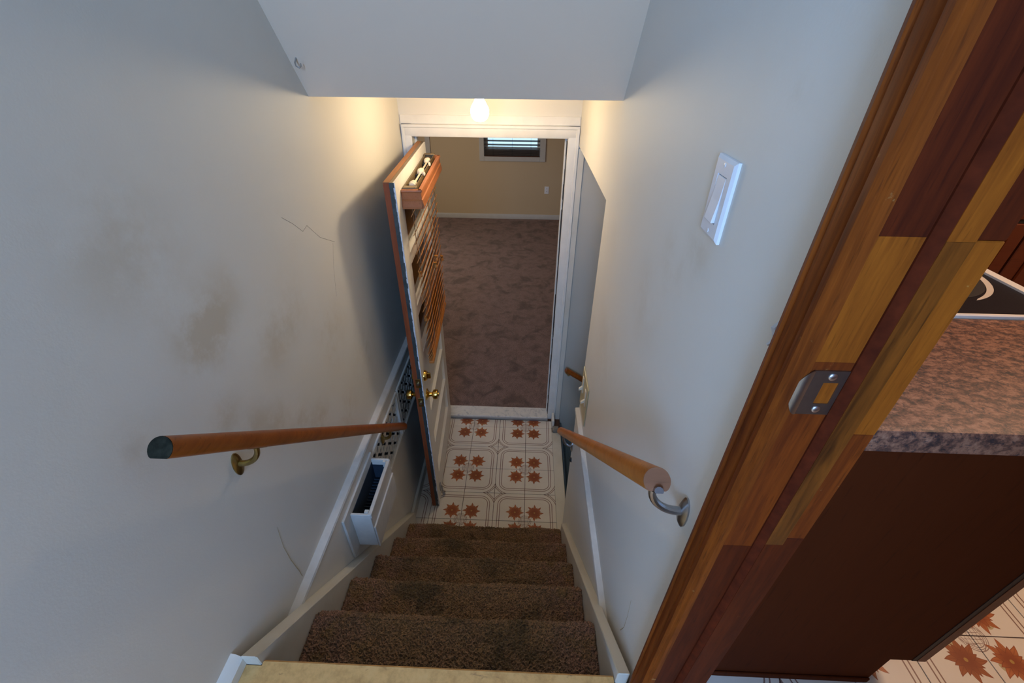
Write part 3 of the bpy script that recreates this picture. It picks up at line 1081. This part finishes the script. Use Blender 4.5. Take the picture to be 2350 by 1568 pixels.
# ================================================================== LIGHT BULB
bulb = thing('light_bulb', (-0.45, -0.50, 2.34), 'bare glowing bulb in a ceiling lampholder above the doorway', 'light bulb')
MB().lathe([(0.050, 2.3398), (0.050, 2.335), (0.030, 2.322), (0.024, 2.318), (0.023, 2.298), (0.010, 2.297)], (-0.45, -0.5, 0), 'z', 24).build('lampholder', M_plate_w, bulb)
MB().lathe([(0.012, 2.302), (0.0165, 2.296), (0.019, 2.287), (0.028, 2.272), (0.036, 2.258), (0.039, 2.244), (0.037, 2.228), (0.029, 2.214), (0.016, 2.206), (0.002, 2.204)], (-0.45, -0.5, 0), 'z', 28).build('bulb', M_bulb, bulb)

# ================================================================== HANDRAILS


def bracket(parent, wall_x, y, z, rail_pt, mat, sgn):
    """rosette on the wall, curved arm up to the rail's underside, saddle under the rail"""
    b_ = MB()
    b_.lathe([(0.0, 0.0), (0.016, 0.0), (0.016, sgn * 0.003), (0.011, sgn * 0.008), (0.001, sgn * 0.010)], (wall_x, y, z), 'x', 18)
    bmesh.ops.scale(b_.bm, vec=(1, 1, 2.2), space=Matrix.Translation((-wall_x, -y, -z)), verts=list(b_.bm.verts))
    b_.build('rosette', mat, parent)
    p0 = Vector((wall_x + sgn * 0.004, y, z + 0.004))
    p3 = Vector(rail_pt)
    p1 = Vector((p0.x + sgn * 0.032, y, z + 0.000))
    p2 = Vector((p3.x, p3.y, p3.z - 0.035))
    pts_ = []
    for i in range(11):
        t = i / 10
        pts_.append(p0 * (1 - t) ** 3 + p1 * 3 * t * (1 - t) ** 2 + p2 * 3 * t * t * (1 - t) + p3 * t ** 3)
    MB().tube(pts_, [0.0078 - 0.0016 * i / 10 for i in range(11)], 10).build('arm', mat, parent)
    d = Vector((0, 1, -RISE / RUN)).normalized()
    MB().tube([p3 - d * 0.036 + Vector((0, 0, 0.0)), p3 + d * 0.036 + Vector((0, 0, 0.0))], 0.0075, 10, flat=0.4).build('saddle', mat, parent)


def handrail(name, a, b_, r_, mat, endmat, label, brackets, wall_x, bmat, sgn):
    t = thing(name, (a[0], a[1], a[2]), label, 'handrail')
    a, b_ = Vector(a), Vector(b_)
    n_ = 24
    MB().tube([a.lerp(b_, i / n_) for i in range(n_ + 1)], r_, 28, flat=0.72).build('rail', mat, t)
    d = (b_ - a).normalized()
    MB().tube([a - d * 0.0015, a + d * 0.001], [r_ * 0.985, r_ * 0.995], 28, flat=0.72).build('end_face', endmat, t)
    for (y, z) in brackets:
        k = (y - a.y) / (b_.y - a.y)
        p = a.lerp(b_, k)
        bracket(t, wall_x(y, z), y, z, (p.x, p.y, p.z - r_ * 0.95), bmat, sgn)
    return t


handrail('handrail', (-0.862, -2.062, 1.902), (-0.862, -0.930, 0.806), 0.0225, M_rail_l, M_end_l,
         'red-brown round handrail with a blackened end on the smudged wall', [(-1.872, 1.632), (-1.105, 0.90)], lambda y, z: XL if z > 1.05 else XLL, M_brass_d, 1)
handrail('handrail', (-0.022, -2.098, 1.909), (-0.022, -0.870, 0.748), 0.0220, M_rail_r, M_end_r,
         'golden oak handrail with pale cut end on the rocker switch wall', [(-2.090, 1.818), (-0.965, 0.735)], lambda y, z: XR if z > 1.0 else XRL, M_steel, -1)
t = thing('handrail', (0.074, -0.06, 0.53), 'short dark handrail slanting down the grey cellar stairwell wall', 'handrail')
MB().tube([(0.072 + 0.6 * i / 8, -0.06, 0.535 - 0.40 * i / 8) for i in range(9)], 0.019, 20, flat=0.72).build('rail', M_rail_l, t)
MB().tube([(0.094, 0.0, 0.468), (0.096, -0.03, 0.462), (0.10, -0.055, 0.482), (0.10, -0.058, 0.500)], 0.006, 8).build('arm', M_brass_d, t)
MB().lathe([(0.018, 0.0), (0.018, -0.004), (0.008, -0.009)], (0.094, 0.0, 0.466), 'y', 16).build('rosette', M_brass_d, t)
t2 = thing('handrail_cup', (XRL, -1.0, 0.63), 'small dark oval fixing on the wall under the golden oak handrail', 'fixing')
MB().lathe([(0.013, 0.0), (0.013, -0.004), (0.007, -0.010), (0.002, -0.012)], (XRL, -0.985, 0.655), 'x', 16).build('cup', M_dark, t2)

# ================================================================== SWITCHES
SWX, SWY, SWZ = XR, -1.893, 2.297
t = thing('light_switch', (SWX, SWY, SWZ - 0.057), 'white rocker light switch and plate on the cream wall', 'light switch')
pw, ph = 0.035, 0.0575
m = MB()
o_ = [(SWY - pw, SWZ - ph), (SWY + pw, SWZ - ph), (SWY + pw, SWZ + ph), (SWY - pw, SWZ + ph)]
i_ = [(SWY - pw + .005, SWZ - ph + .005), (SWY + pw - .005, SWZ - ph + .005), (SWY + pw - .005, SWZ + ph - .005), (SWY - pw + .005, SWZ + ph - .005)]
h_ = [(SWY - .0168, SWZ - .0336), (SWY + .0168, SWZ - .0336), (SWY + .0168, SWZ + .0336), (SWY - .0168, SWZ + .0336)]
vs = [(SWX, *p) for p in o_] + [(SWX - .0042, *p) for p in o_] + [(SWX - .0075, *p) for p in i_] + [(SWX - .0075, *p) for p in h_] + [(SWX - .003, *p) for p in h_]
fs = []
for lv in range(4):
    for k in range(4):
        fs.append((lv * 4 + k, lv * 4 + (k + 1) % 4, lv * 4 + 4 + (k + 1) % 4, lv * 4 + 4 + k))
fs.append((19, 18, 17, 16))
m.poly(vs, fs)
bmesh.ops.recalc_face_normals(m.bm, faces=list(m.bm.faces))
m.build('plate', M_plate_w, t, smooth=False)
m = MB()
m.prism([(SWX - .003, SWZ - .032), (SWX - .0125, SWZ - .032), (SWX - .0088, SWZ), (SWX - .0072, SWZ + .032), (SWX - .003, SWZ + .032)], 'y', SWY - .0150, SWY + .0150, 0.0008)
m.build('rocker', M_plate_w, t, smooth=False)
for dz in (-.0475, .0475):
    MB().lathe([(.0032, 0.0), (.0032, -.0008), (.001, -.0012)], (SWX - .0074, SWY, SWZ + dz), 'x', 12).build('screw', M_plate_w, t)

t = thing('light_switch', (XR, -1.05, 1.05), 'ivory switch plate with toggles near the corner above the thin ledge', 'light switch')
MB().box(XR - 0.006, XR, -1.138, -0.962, 1.055, 1.268, 0.0025).build('plate', M_ivory, t)
for dy, zz0, zz1 in ((-0.045, 1.15, 1.235), (0.045, 1.15, 1.235)):
    MB().box(XR - 0.0095, XR - 0.006, -1.05 + dy - 0.012, -1.05 + dy + 0.012, zz0, zz1, 0.001).build('toggle_slot', M_cream_pl, t)
    MB().prism([(XR - 0.006, 1.168), (XR - 0.024, 1.160), (XR - 0.024, 1.170), (XR - 0.006, 1.186)], 'y', -1.05 + dy - 0.005, -1.05 + dy + 0.005).build('toggle', M_cream_pl, t)

# ================================================================== WALL BOX AND LATTICE
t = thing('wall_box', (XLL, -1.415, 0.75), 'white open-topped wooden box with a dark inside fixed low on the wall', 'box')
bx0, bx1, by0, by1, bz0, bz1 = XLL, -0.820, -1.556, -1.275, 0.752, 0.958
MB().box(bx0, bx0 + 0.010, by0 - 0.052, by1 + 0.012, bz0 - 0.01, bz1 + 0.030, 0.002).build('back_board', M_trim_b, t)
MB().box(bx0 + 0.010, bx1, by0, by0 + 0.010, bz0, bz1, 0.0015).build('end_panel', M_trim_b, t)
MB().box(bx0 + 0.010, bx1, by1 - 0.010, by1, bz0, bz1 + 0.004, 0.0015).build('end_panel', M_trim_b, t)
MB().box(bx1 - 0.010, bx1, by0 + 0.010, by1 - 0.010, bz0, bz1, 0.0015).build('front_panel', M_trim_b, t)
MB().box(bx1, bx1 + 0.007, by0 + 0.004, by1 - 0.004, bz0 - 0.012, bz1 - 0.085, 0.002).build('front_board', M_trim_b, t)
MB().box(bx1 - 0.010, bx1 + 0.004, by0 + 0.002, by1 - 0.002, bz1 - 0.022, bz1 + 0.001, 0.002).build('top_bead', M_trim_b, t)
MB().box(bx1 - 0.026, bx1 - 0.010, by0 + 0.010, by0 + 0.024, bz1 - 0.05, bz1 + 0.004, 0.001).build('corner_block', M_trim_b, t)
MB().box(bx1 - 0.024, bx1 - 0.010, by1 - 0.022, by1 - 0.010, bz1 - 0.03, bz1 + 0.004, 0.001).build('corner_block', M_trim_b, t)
MB().box(bx0 + 0.010, bx1 - 0.010, by0 + 0.010, by1 - 0.010, bz0, bz0 + 0.008).build('bottom_board', M_back, t)
for k in range(16):
    y = by0 + 0.016 + k * 0.0158
    MB().box(bx0 + 0.0105, bx1 - 0.0105, y, y + 0.003, bz0 + 0.05, bz0 + 0.10).build('louvre', M_back, t)
MB().box(bx0 + 0.010, bx0 + 0.012, by0 + 0.010, by1 - 0.010, bz0 + 0.008, bz1 - 0.012).box(bx1 - 0.012, bx1 - 0.010, by0 + 0.010, by1 - 0.010, bz0 + 0.008, bz1 - 0.03).box(bx0 + 0.012, bx1 - 0.012, by1 - 0.0115, by1 - 0.010, bz0 + 0.008, bz1 - 0.028).build('dark_lining', M_back, t)


def lattice(y0, y1, z0, z1, xs, label, group):
    """panel pierced by rows of four-lobed holes, with a thin moulded frame"""
    t_ = thing('lattice_panel', (XLL, (y0 + y1) / 2, z0), label, 'lattice', group)
    ny = max(1, round((y1 - y0) / 0.070))
    nz = max(1, round((z1 - z0) / 0.070))
    cy, cz = (y1 - y0) / ny, (z1 - z0) / nz
    N = 32
    sq, hole = [], []
    for k in range(N):
        a = 2 * math.pi * k / N
        c_, s_ = math.cos(a), math.sin(a)
        m_ = max(abs(c_), abs(s_))
        sq.append((c_ / m_ * 0.5, s_ / m_ * 0.5))
        rr = 0.12 + 0.42 * abs(math.sin(2 * a)) ** 1.3
        hole.append((c_ * rr, s_ * rr))
    V, F = [], []
    for i in range(ny):
        for j in range(nz):
            oy, oz = y0 + (i + .5) * cy, z0 + (j + .5) * cz
            b0 = len(V)
            for xx, ring in ((xs, sq), (xs, hole), (xs - 0.005, hole), (xs - 0.005, sq)):
                V += [(xx - XLL, oy + p[0] * cy - (y0 + y1) / 2, oz + p[1] * cz - z0) for p in ring]
            for lv in range(3):
                for k in range(N):
                    k2 = (k + 1) % N
                    F.append((b0 + lv * N + k, b0 + lv * N + k2, b0 + (lv + 1) * N + k2, b0 + (lv + 1) * N + k))
    me = bpy.data.meshes.new('pierced_panel')
    me.from_pydata(V, [], F)
    link_mesh('pierced_panel', me, M_trim, t_, smooth=False)
    for (a0, a1, c0, c1) in ((y0 - .012, y1 + .012, z1 - .004, z1 + .016), (y0 - .012, y1 + .012, z0 - .016, z0 + .004), (y0 - .014, y0 + .003, z0, z1), (y1 - .003, y1 + .014, z0, z1)):
        MB().box(XLL - 0.006, XLL + 0.008, a0, a1, c0, c1, 0.003).build('moulding', M_trim, t_)
    return t_


lattice(-1.255, -0.847, 0.665, 0.948, XLL - 0.004, 'white pierced lattice panel between the wall box and the door edge', 'pierced lattice panels')
lattice(-0.810, -0.290, 0.665, 0.948, XLL - 0.004, 'white pierced lattice panel shaded behind the open door', 'pierced lattice panels')

# hook on the sloping ceiling
hk = thing('ceiling_hook', (-0.908, -1.10, 2.44), 'tiny bent metal hook in the sloping ceiling', 'hook')
MB().tube([(-0.908, -1.098, 2.446), (-0.908, -1.114, 2.432), (-0.904, -1.120, 2.424), (-0.897, -1.118, 2.420), (-0.893, -1.112, 2.424), (-0.894, -1.109, 2.430)], [0.0022, 0.0022, 0.002, 0.002, 0.0018, 0.0015], 8).build('hook', M_steel, hk)

# ================================================================== STAINED DOOR FRAME TO THE KITCHEN
kf = thing('door_3', (0.09, -2.2, ZK), 'brown stained wooden door frame with a steel strike plate beside the kitchen', None)
struct(kf)
JY = -2.216
zb, ztp = ZK, 3.25
pc = [(XR, -2.152), (0.030, -2.152), (0.026, -2.156), (0.022, -2.166), (0.0245, -2.170), (0.0225, -2.174), (0.0205, -2.190), (0.0225, -2.194), (0.0195, -2.198), (0.0185, -2.207), (0.021, -2.2115), (XR, -2.2115)]
MB().prism(pc, 'z', zb, ztp).build('casing', M_casing, kf)
for (a, b_, mt) in ((zb, 1.93, M_jamb_b), (1.93, 2.239, M_jamb_c), (2.239, 2.363, M_jamb_a), (2.363, ztp, M_jamb_b)):  # lowest jamb and stop blocks: dark wood, partly shade put into the colour
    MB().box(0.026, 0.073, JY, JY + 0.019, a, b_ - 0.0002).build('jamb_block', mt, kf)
MB().prism([(0.0225, JY + 0.0045), (0.0255, JY - 0.001), (0.034, JY - 0.0012), (0.034, JY + 0.004), (0.026, JY + 0.010)], 'z', zb, ztp).build('jamb_arris', M_casing, kf)
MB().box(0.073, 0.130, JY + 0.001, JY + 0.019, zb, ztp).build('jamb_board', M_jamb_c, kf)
MB().prism([(0.072, JY + 0.003), (0.072, JY - 0.002), (0.076, JY - 0.0075), (0.0802, JY - 0.009), (0.0802, JY + 0.003)], 'z', zb, ztp).build('stop_bead', M_bead, kf)
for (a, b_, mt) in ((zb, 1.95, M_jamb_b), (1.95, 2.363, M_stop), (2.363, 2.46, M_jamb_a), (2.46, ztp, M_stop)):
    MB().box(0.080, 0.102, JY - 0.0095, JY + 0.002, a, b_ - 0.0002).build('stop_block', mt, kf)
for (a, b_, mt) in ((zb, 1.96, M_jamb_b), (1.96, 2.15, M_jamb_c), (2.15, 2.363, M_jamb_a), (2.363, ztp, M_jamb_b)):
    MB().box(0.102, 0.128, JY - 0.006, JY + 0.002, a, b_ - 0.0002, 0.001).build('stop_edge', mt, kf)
MB().box(0.125, 0.142, -2.198, -2.14, zb, ztp, 0.004).build('casing_kitchen', M_casing, kf)
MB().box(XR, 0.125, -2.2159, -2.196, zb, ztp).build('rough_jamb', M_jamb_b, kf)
# strike plate with curved lip, latch hole and two screws
m = MB()
yp = JY - 0.0016
x0, x1, z0, z1 = 0.0385, 0.0715, 2.1735, 2.2295
hx0, hx1, hz0, hz1 = 0.0515, 0.0665, 2.188, 2.215
m.box(x0, hx0, yp, JY, z0, z1)
m.box(hx1, x1, yp, JY, z0, z1)
m.box(hx0, hx1, yp, JY, z0, hz0)
m.box(hx0, hx1, yp, JY, hz1, z1)
sp_ = m.build('strike_plate', M_strike, kf, smooth=False)
lp = MB()
V, F = [], []
nl = 8
for i in range(nl + 1):
    t_ = i / nl
    x = x0 - 0.0115 * t_
    y = yp - 0.0012 * math.sin(t_ * 3.0) + 0.0022 * t_ ** 3 - 0.0006
    hgt = 0.028 * math.sqrt(max(0.02, 1 - (t_ * 0.97) ** 2.2))
    zc = (z0 + z1) / 2
    V += [(x, y, zc - hgt), (x, y, zc + hgt), (x + 0.0008, y + 0.0016, zc - hgt), (x + 0.0008, y + 0.0016, zc + hgt)]
for i in range(nl):
    a = i * 4
    F += [(a, a + 4, a + 5, a + 1), (a + 2, a + 3, a + 7, a + 6), (a, a + 2, a + 6, a + 4), (a + 1, a + 5, a + 7, a + 3)]
lp.poly(V, F)
bmesh.ops.recalc_face_normals(lp.bm, faces=list(lp.bm.faces))
lp.build('lip', M_strike, sp_)
for zc in (2.2225, 2.1805):
    MB().lathe([(0.0042, 0.0), (0.0042, -0.0006), (0.003, -0.0014), (0.001, -0.0015)], (0.0575, yp, zc), 'y', 16).build('screw', M_screw, sp_)
MB().box(hx0, hx1, JY - 0.0006, JY + 0.0002, hz0, hz1).build('latch_hole', M_jamb_a, sp_)

# ================================================================== KITCHEN
CZ = 1.985          # underside of the worktop
YP = -2.066         # end panel
XF = 0.792          # cabinet fronts
cab = thing('base_cabinet', (0.47, -1.9, ZK), 'dark mahogany base cabinet end beside the brown door frame', 'cabinet')
MB().prism([(0.15, ZK + 0.0), (XF - 0.085, ZK), (XF - 0.085, ZK + 0.135), (XF - 0.022, ZK + 0.135), (XF - 0.022, CZ), (0.15, CZ)], 'y', YP, YP + 0.018).build('end_panel', M_cab, cab)
MB().box(XF - 0.021, XF, YP - 0.002, YP + 0.030, ZK + 0.135, CZ).build('face_frame', M_cabh, cab)
MB().box(XF - 0.033, XF - 0.0195, YP - 0.0012, YP + 0.01, ZK + 0.135, CZ).build('shadow_joint', M_toe, cab)
MB().box(XF - 0.10, XF - 0.085, YP + 0.018, -1.765, ZK, ZK + 0.135).build('toe_kick', M_toe, cab)
MB().box(0.15, XF - 0.085, YP - 0.006, YP, ZK, ZK + 0.022, 0.002).build('base_moulding', M_cab, cab)
MB().box(0.15, XF - 0.02, -1.783, -1.765, ZK, CZ).build('end_panel', M_cab, cab)
dr = MB().box(XF, XF + 0.018, YP + 0.012, -1.775, ZK + 0.145, CZ - 0.17, 0.003).build('door', M_cabh, cab)
MB().tube([(XF + 0.03, YP + 0.05, CZ - 0.30), (XF + 0.03, YP + 0.05, CZ - 0.20)], 0.004, 8).build('handle', M_steel, dr)
dr = MB().box(XF, XF + 0.018, YP + 0.012, -1.775, CZ - 0.16, CZ - 0.015, 0.003).build('drawer', M_cabh, cab)
MB().tube([(XF + 0.03, -1.95, CZ - 0.085), (XF + 0.03, -1.87, CZ - 0.085)], 0.004, 8).build('handle', M_steel, dr)

wt = MB().prism([(-2.090, CZ), (-1.762, CZ), (-1.762, CZ + 0.042), (-2.078, CZ + 0.042), (-2.086, CZ + 0.039), (-2.090, CZ + 0.031)], 'x', 0.127, XF + 0.03).build('worktop', M_granite)
tag(wt, 'speckled brown granite-look worktop on the mahogany cabinet', 'worktop')

sv = thing('stove', (0.5, -1.38, ZK), 'white-edged stove with a black glass cooktop beyond the worktop', 'stove')
MB().box(0.15, 0.80, -1.756, -0.995, ZK + 0.08, CZ + 0.02, 0.004).build('body', M_enamel, sv)
MB().box(0.19, 0.76, -1.74, -1.02, ZK, ZK + 0.08).build('plinth', M_toe, sv)
MB().box(0.16, 0.872, -1.748, -1.005, CZ + 0.02, CZ + 0.046, 0.002).build('cooktop', M_glassblk, sv)
MB().box(0.15, 0.884, -1.757, -1.748, CZ + 0.016, CZ + 0.049, 0.002).build('side_trim', M_enamel, sv)
MB().prism([(0.872, CZ + 0.005), (0.899, CZ + 0.012), (0.902, CZ + 0.036), (0.895, CZ + 0.050), (0.884, CZ + 0.054), (0.872, CZ + 0.050)], 'y', -1.757, -0.995).build('front_trim', M_enamel, sv)
MB().box(0.80, 0.872, -1.75, -1.0, CZ - 0.12, CZ + 0.018, 0.004).build('control_panel', M_enamel, sv)
dr = MB().box(0.80, 0.845, -1.745, -1.005, ZK + 0.22, CZ - 0.14, 0.006).build('oven_door', M_glassblk, sv)
MB().tube([(0.875, -1.70, CZ - 0.18), (0.875, -1.05, CZ - 0.18)], 0.010, 10).build('handle', M_enamel, dr)
zc = CZ + 0.0464


def ring(cx, cy, r0, r1, a0, a1, crescent=False):
    V, F = [], []
    n_ = 40
    for i in range(n_ + 1):
        t_ = i / n_
        a = a0 + (a1 - a0) * t_
        w = (r1 - r0) * (math.sin(math.pi * t_) ** 0.5 if crescent else 1.0)
        V += [(cx + (r1 - w) * math.cos(a), cy + (r1 - w) * math.sin(a), zc), (cx + r1 * math.cos(a), cy + r1 * math.sin(a), zc),
              (cx + (r1 - w) * math.cos(a), cy + (r1 - w) * math.sin(a), zc - .0006), (cx + r1 * math.cos(a), cy + r1 * math.sin(a), zc - .0006)]
    for i in range(n_):
        a = i * 4
        F += [(a, a + 1, a + 5, a + 4), (a + 2, a + 6, a + 7, a + 3), (a + 1, a + 3, a + 7, a + 5), (a, a + 4, a + 6, a + 2)]
    return V, F


for cx, cy, rr in ((0.70, -1.535, 0.152), (0.70, -1.18, 0.10), (0.36, -1.545, 0.10), (0.36, -1.18, 0.12)):
    MB().lathe([(rr * 0.94, 0.0), (rr * 0.94, 0.0004), (0.001, 0.0004)], (cx, cy, CZ + 0.046), 'z', 40).build('burner', M_toe, sv)
    MB().poly(*ring(cx, cy, rr * 0.93, rr * 1.03, R(-75), R(75), True)).build('burner_mark', M_ring, sv)

pn = thing('pantry_cabinet', (1.6, -0.6, ZK), 'tall mahogany pantry cabinet with moulded doors behind the stove', 'cabinet')
MB().box(0.94, 2.6, -0.90, -0.31, ZK, 3.3).build('body', M_cab, pn)
GZ = 1.955
for x0, x1 in ((0.95, 1.62), (1.63, 2.30)):
    for z0, z1 in ((ZK + 0.135, GZ - 0.008), (GZ + 0.008, 3.2)):
        dr = MB().box(x0, x1, -0.918, -0.90, z0, z1, 0.003).build('door', M_cabh, pn)
        for (a, b_, c, d) in ((x0 + .055, x1 - .055, z0 + .055, z0 + .065), (x0 + .055, x1 - .055, z1 - .065, z1 - .055), (x0 + .055, x0 + .065, z0 + .065, z1 - .065), (x1 - .065, x1 - .055, z0 + .065, z1 - .065)):
            MB().box(a, b_, -0.9235, -0.917, c, d, 0.002).build('bead', M_cab, dr)
        MB().tube([(x1 - 0.03, -0.935, z0 + 0.3), (x1 - 0.03, -0.935, z0 + 0.42)], 0.005, 8).build('handle', M_steel, dr)
MB().box(0.945, 2.59, -0.912, -0.899, GZ - 0.007, GZ + 0.007).build('shadow_gap', M_toe, pn)

# ================================================================== FAR ROOM: WINDOW, BLIND, OUTLET
wn = struct(thing('window_1', (-0.49, 4.7, 1.0), 'small white framed window high on the tan far wall', None))
for (a, b_, c, d) in ((-0.998, -0.925, 0.934, 1.83), (-0.055, 0.029, 0.934, 1.83), (-0.925, -0.055, 0.934, 1.005), (-0.925, -0.055, 1.75, 1.83)):
    MB().box(a, b_, 4.682, 4.7, c, d, 0.003).build('casing', M_trim_f, wn)
for (a, b_, c, d) in ((-0.93, -0.868, 1.0, 1.75), (-0.102, -0.04, 1.0, 1.75), (-0.868, -0.102, 1.0, 1.135), (-0.868, -0.102, 1.69, 1.75)):
    MB().box(a, b_, 4.74, 4.77, c, d, 0.004).build('sash', M_trim_f, wn)
MB().box(-0.868, -0.102, 4.753, 4.757, 1.135, 1.69).build('pane', M_glass, wn)
MB().box(-0.53, -0.44, 4.725, 4.74, 1.085, 1.10, 0.003).build('latch', M_dark, wn)
M_fslat = plain('dark_window_slat', (0.10, 0.075, 0.055), 0.5)
fb = thing('window_blind', (-0.49, 4.70, 1.0), 'dark slatted blind across the small far window', 'blind')
for k in range(11):
    MB().prism([(4.690 - 0.004, 1.108 + k * 0.056), (4.728, 1.122 + k * 0.056), (4.728, 1.126 + k * 0.056), (4.686, 1.112 + k * 0.056)], 'x', -0.920, -0.066).build('slat', M_fslat, fb)
for k in range(7):
    MB().box(-0.920, -0.066, 4.686, 4.728, 1.015 + k * 0.013, 1.0185 + k * 0.013).build('slat', M_fslat, fb)
MB().box(-0.916, -0.070, 4.684, 4.730, 1.000, 1.013, 0.003).build('bottom_rail', M_cab, fb)
MB().box(-0.920, -0.066, 4.684, 4.735, 1.72, 1.75, 0.003).build('headrail', M_fslat, fb)
for x in (-0.785, -0.49, -0.20):
    MB().tube([(x, 4.684, 1.01), (x, 4.684, 1.73)], 0.0016, 5).build('ladder_string', M_dark, fb)
t = thing('outlet', (0.075, 4.7, 0.44), 'white duplex power outlet on the tan far wall', 'outlet')
MB().box(0.040, 0.110, 4.694, 4.7, 0.443, 0.558, 0.002).build('plate', M_plate_w, t)
for zc in (0.478, 0.522):
    fc = MB().lathe([(0.017, 0.0), (0.017, -0.002), (0.015, -0.0025)], (0.075, 4.694, zc), 'y', 16).build('socket', M_plate_w, t)
    MB().box(0.067, 0.070, 4.690, 4.692, zc - 0.002, zc + 0.008).box(0.080, 0.083, 4.690, 4.692, zc - 0.002, zc + 0.008).build('slots', M_dark, fc)
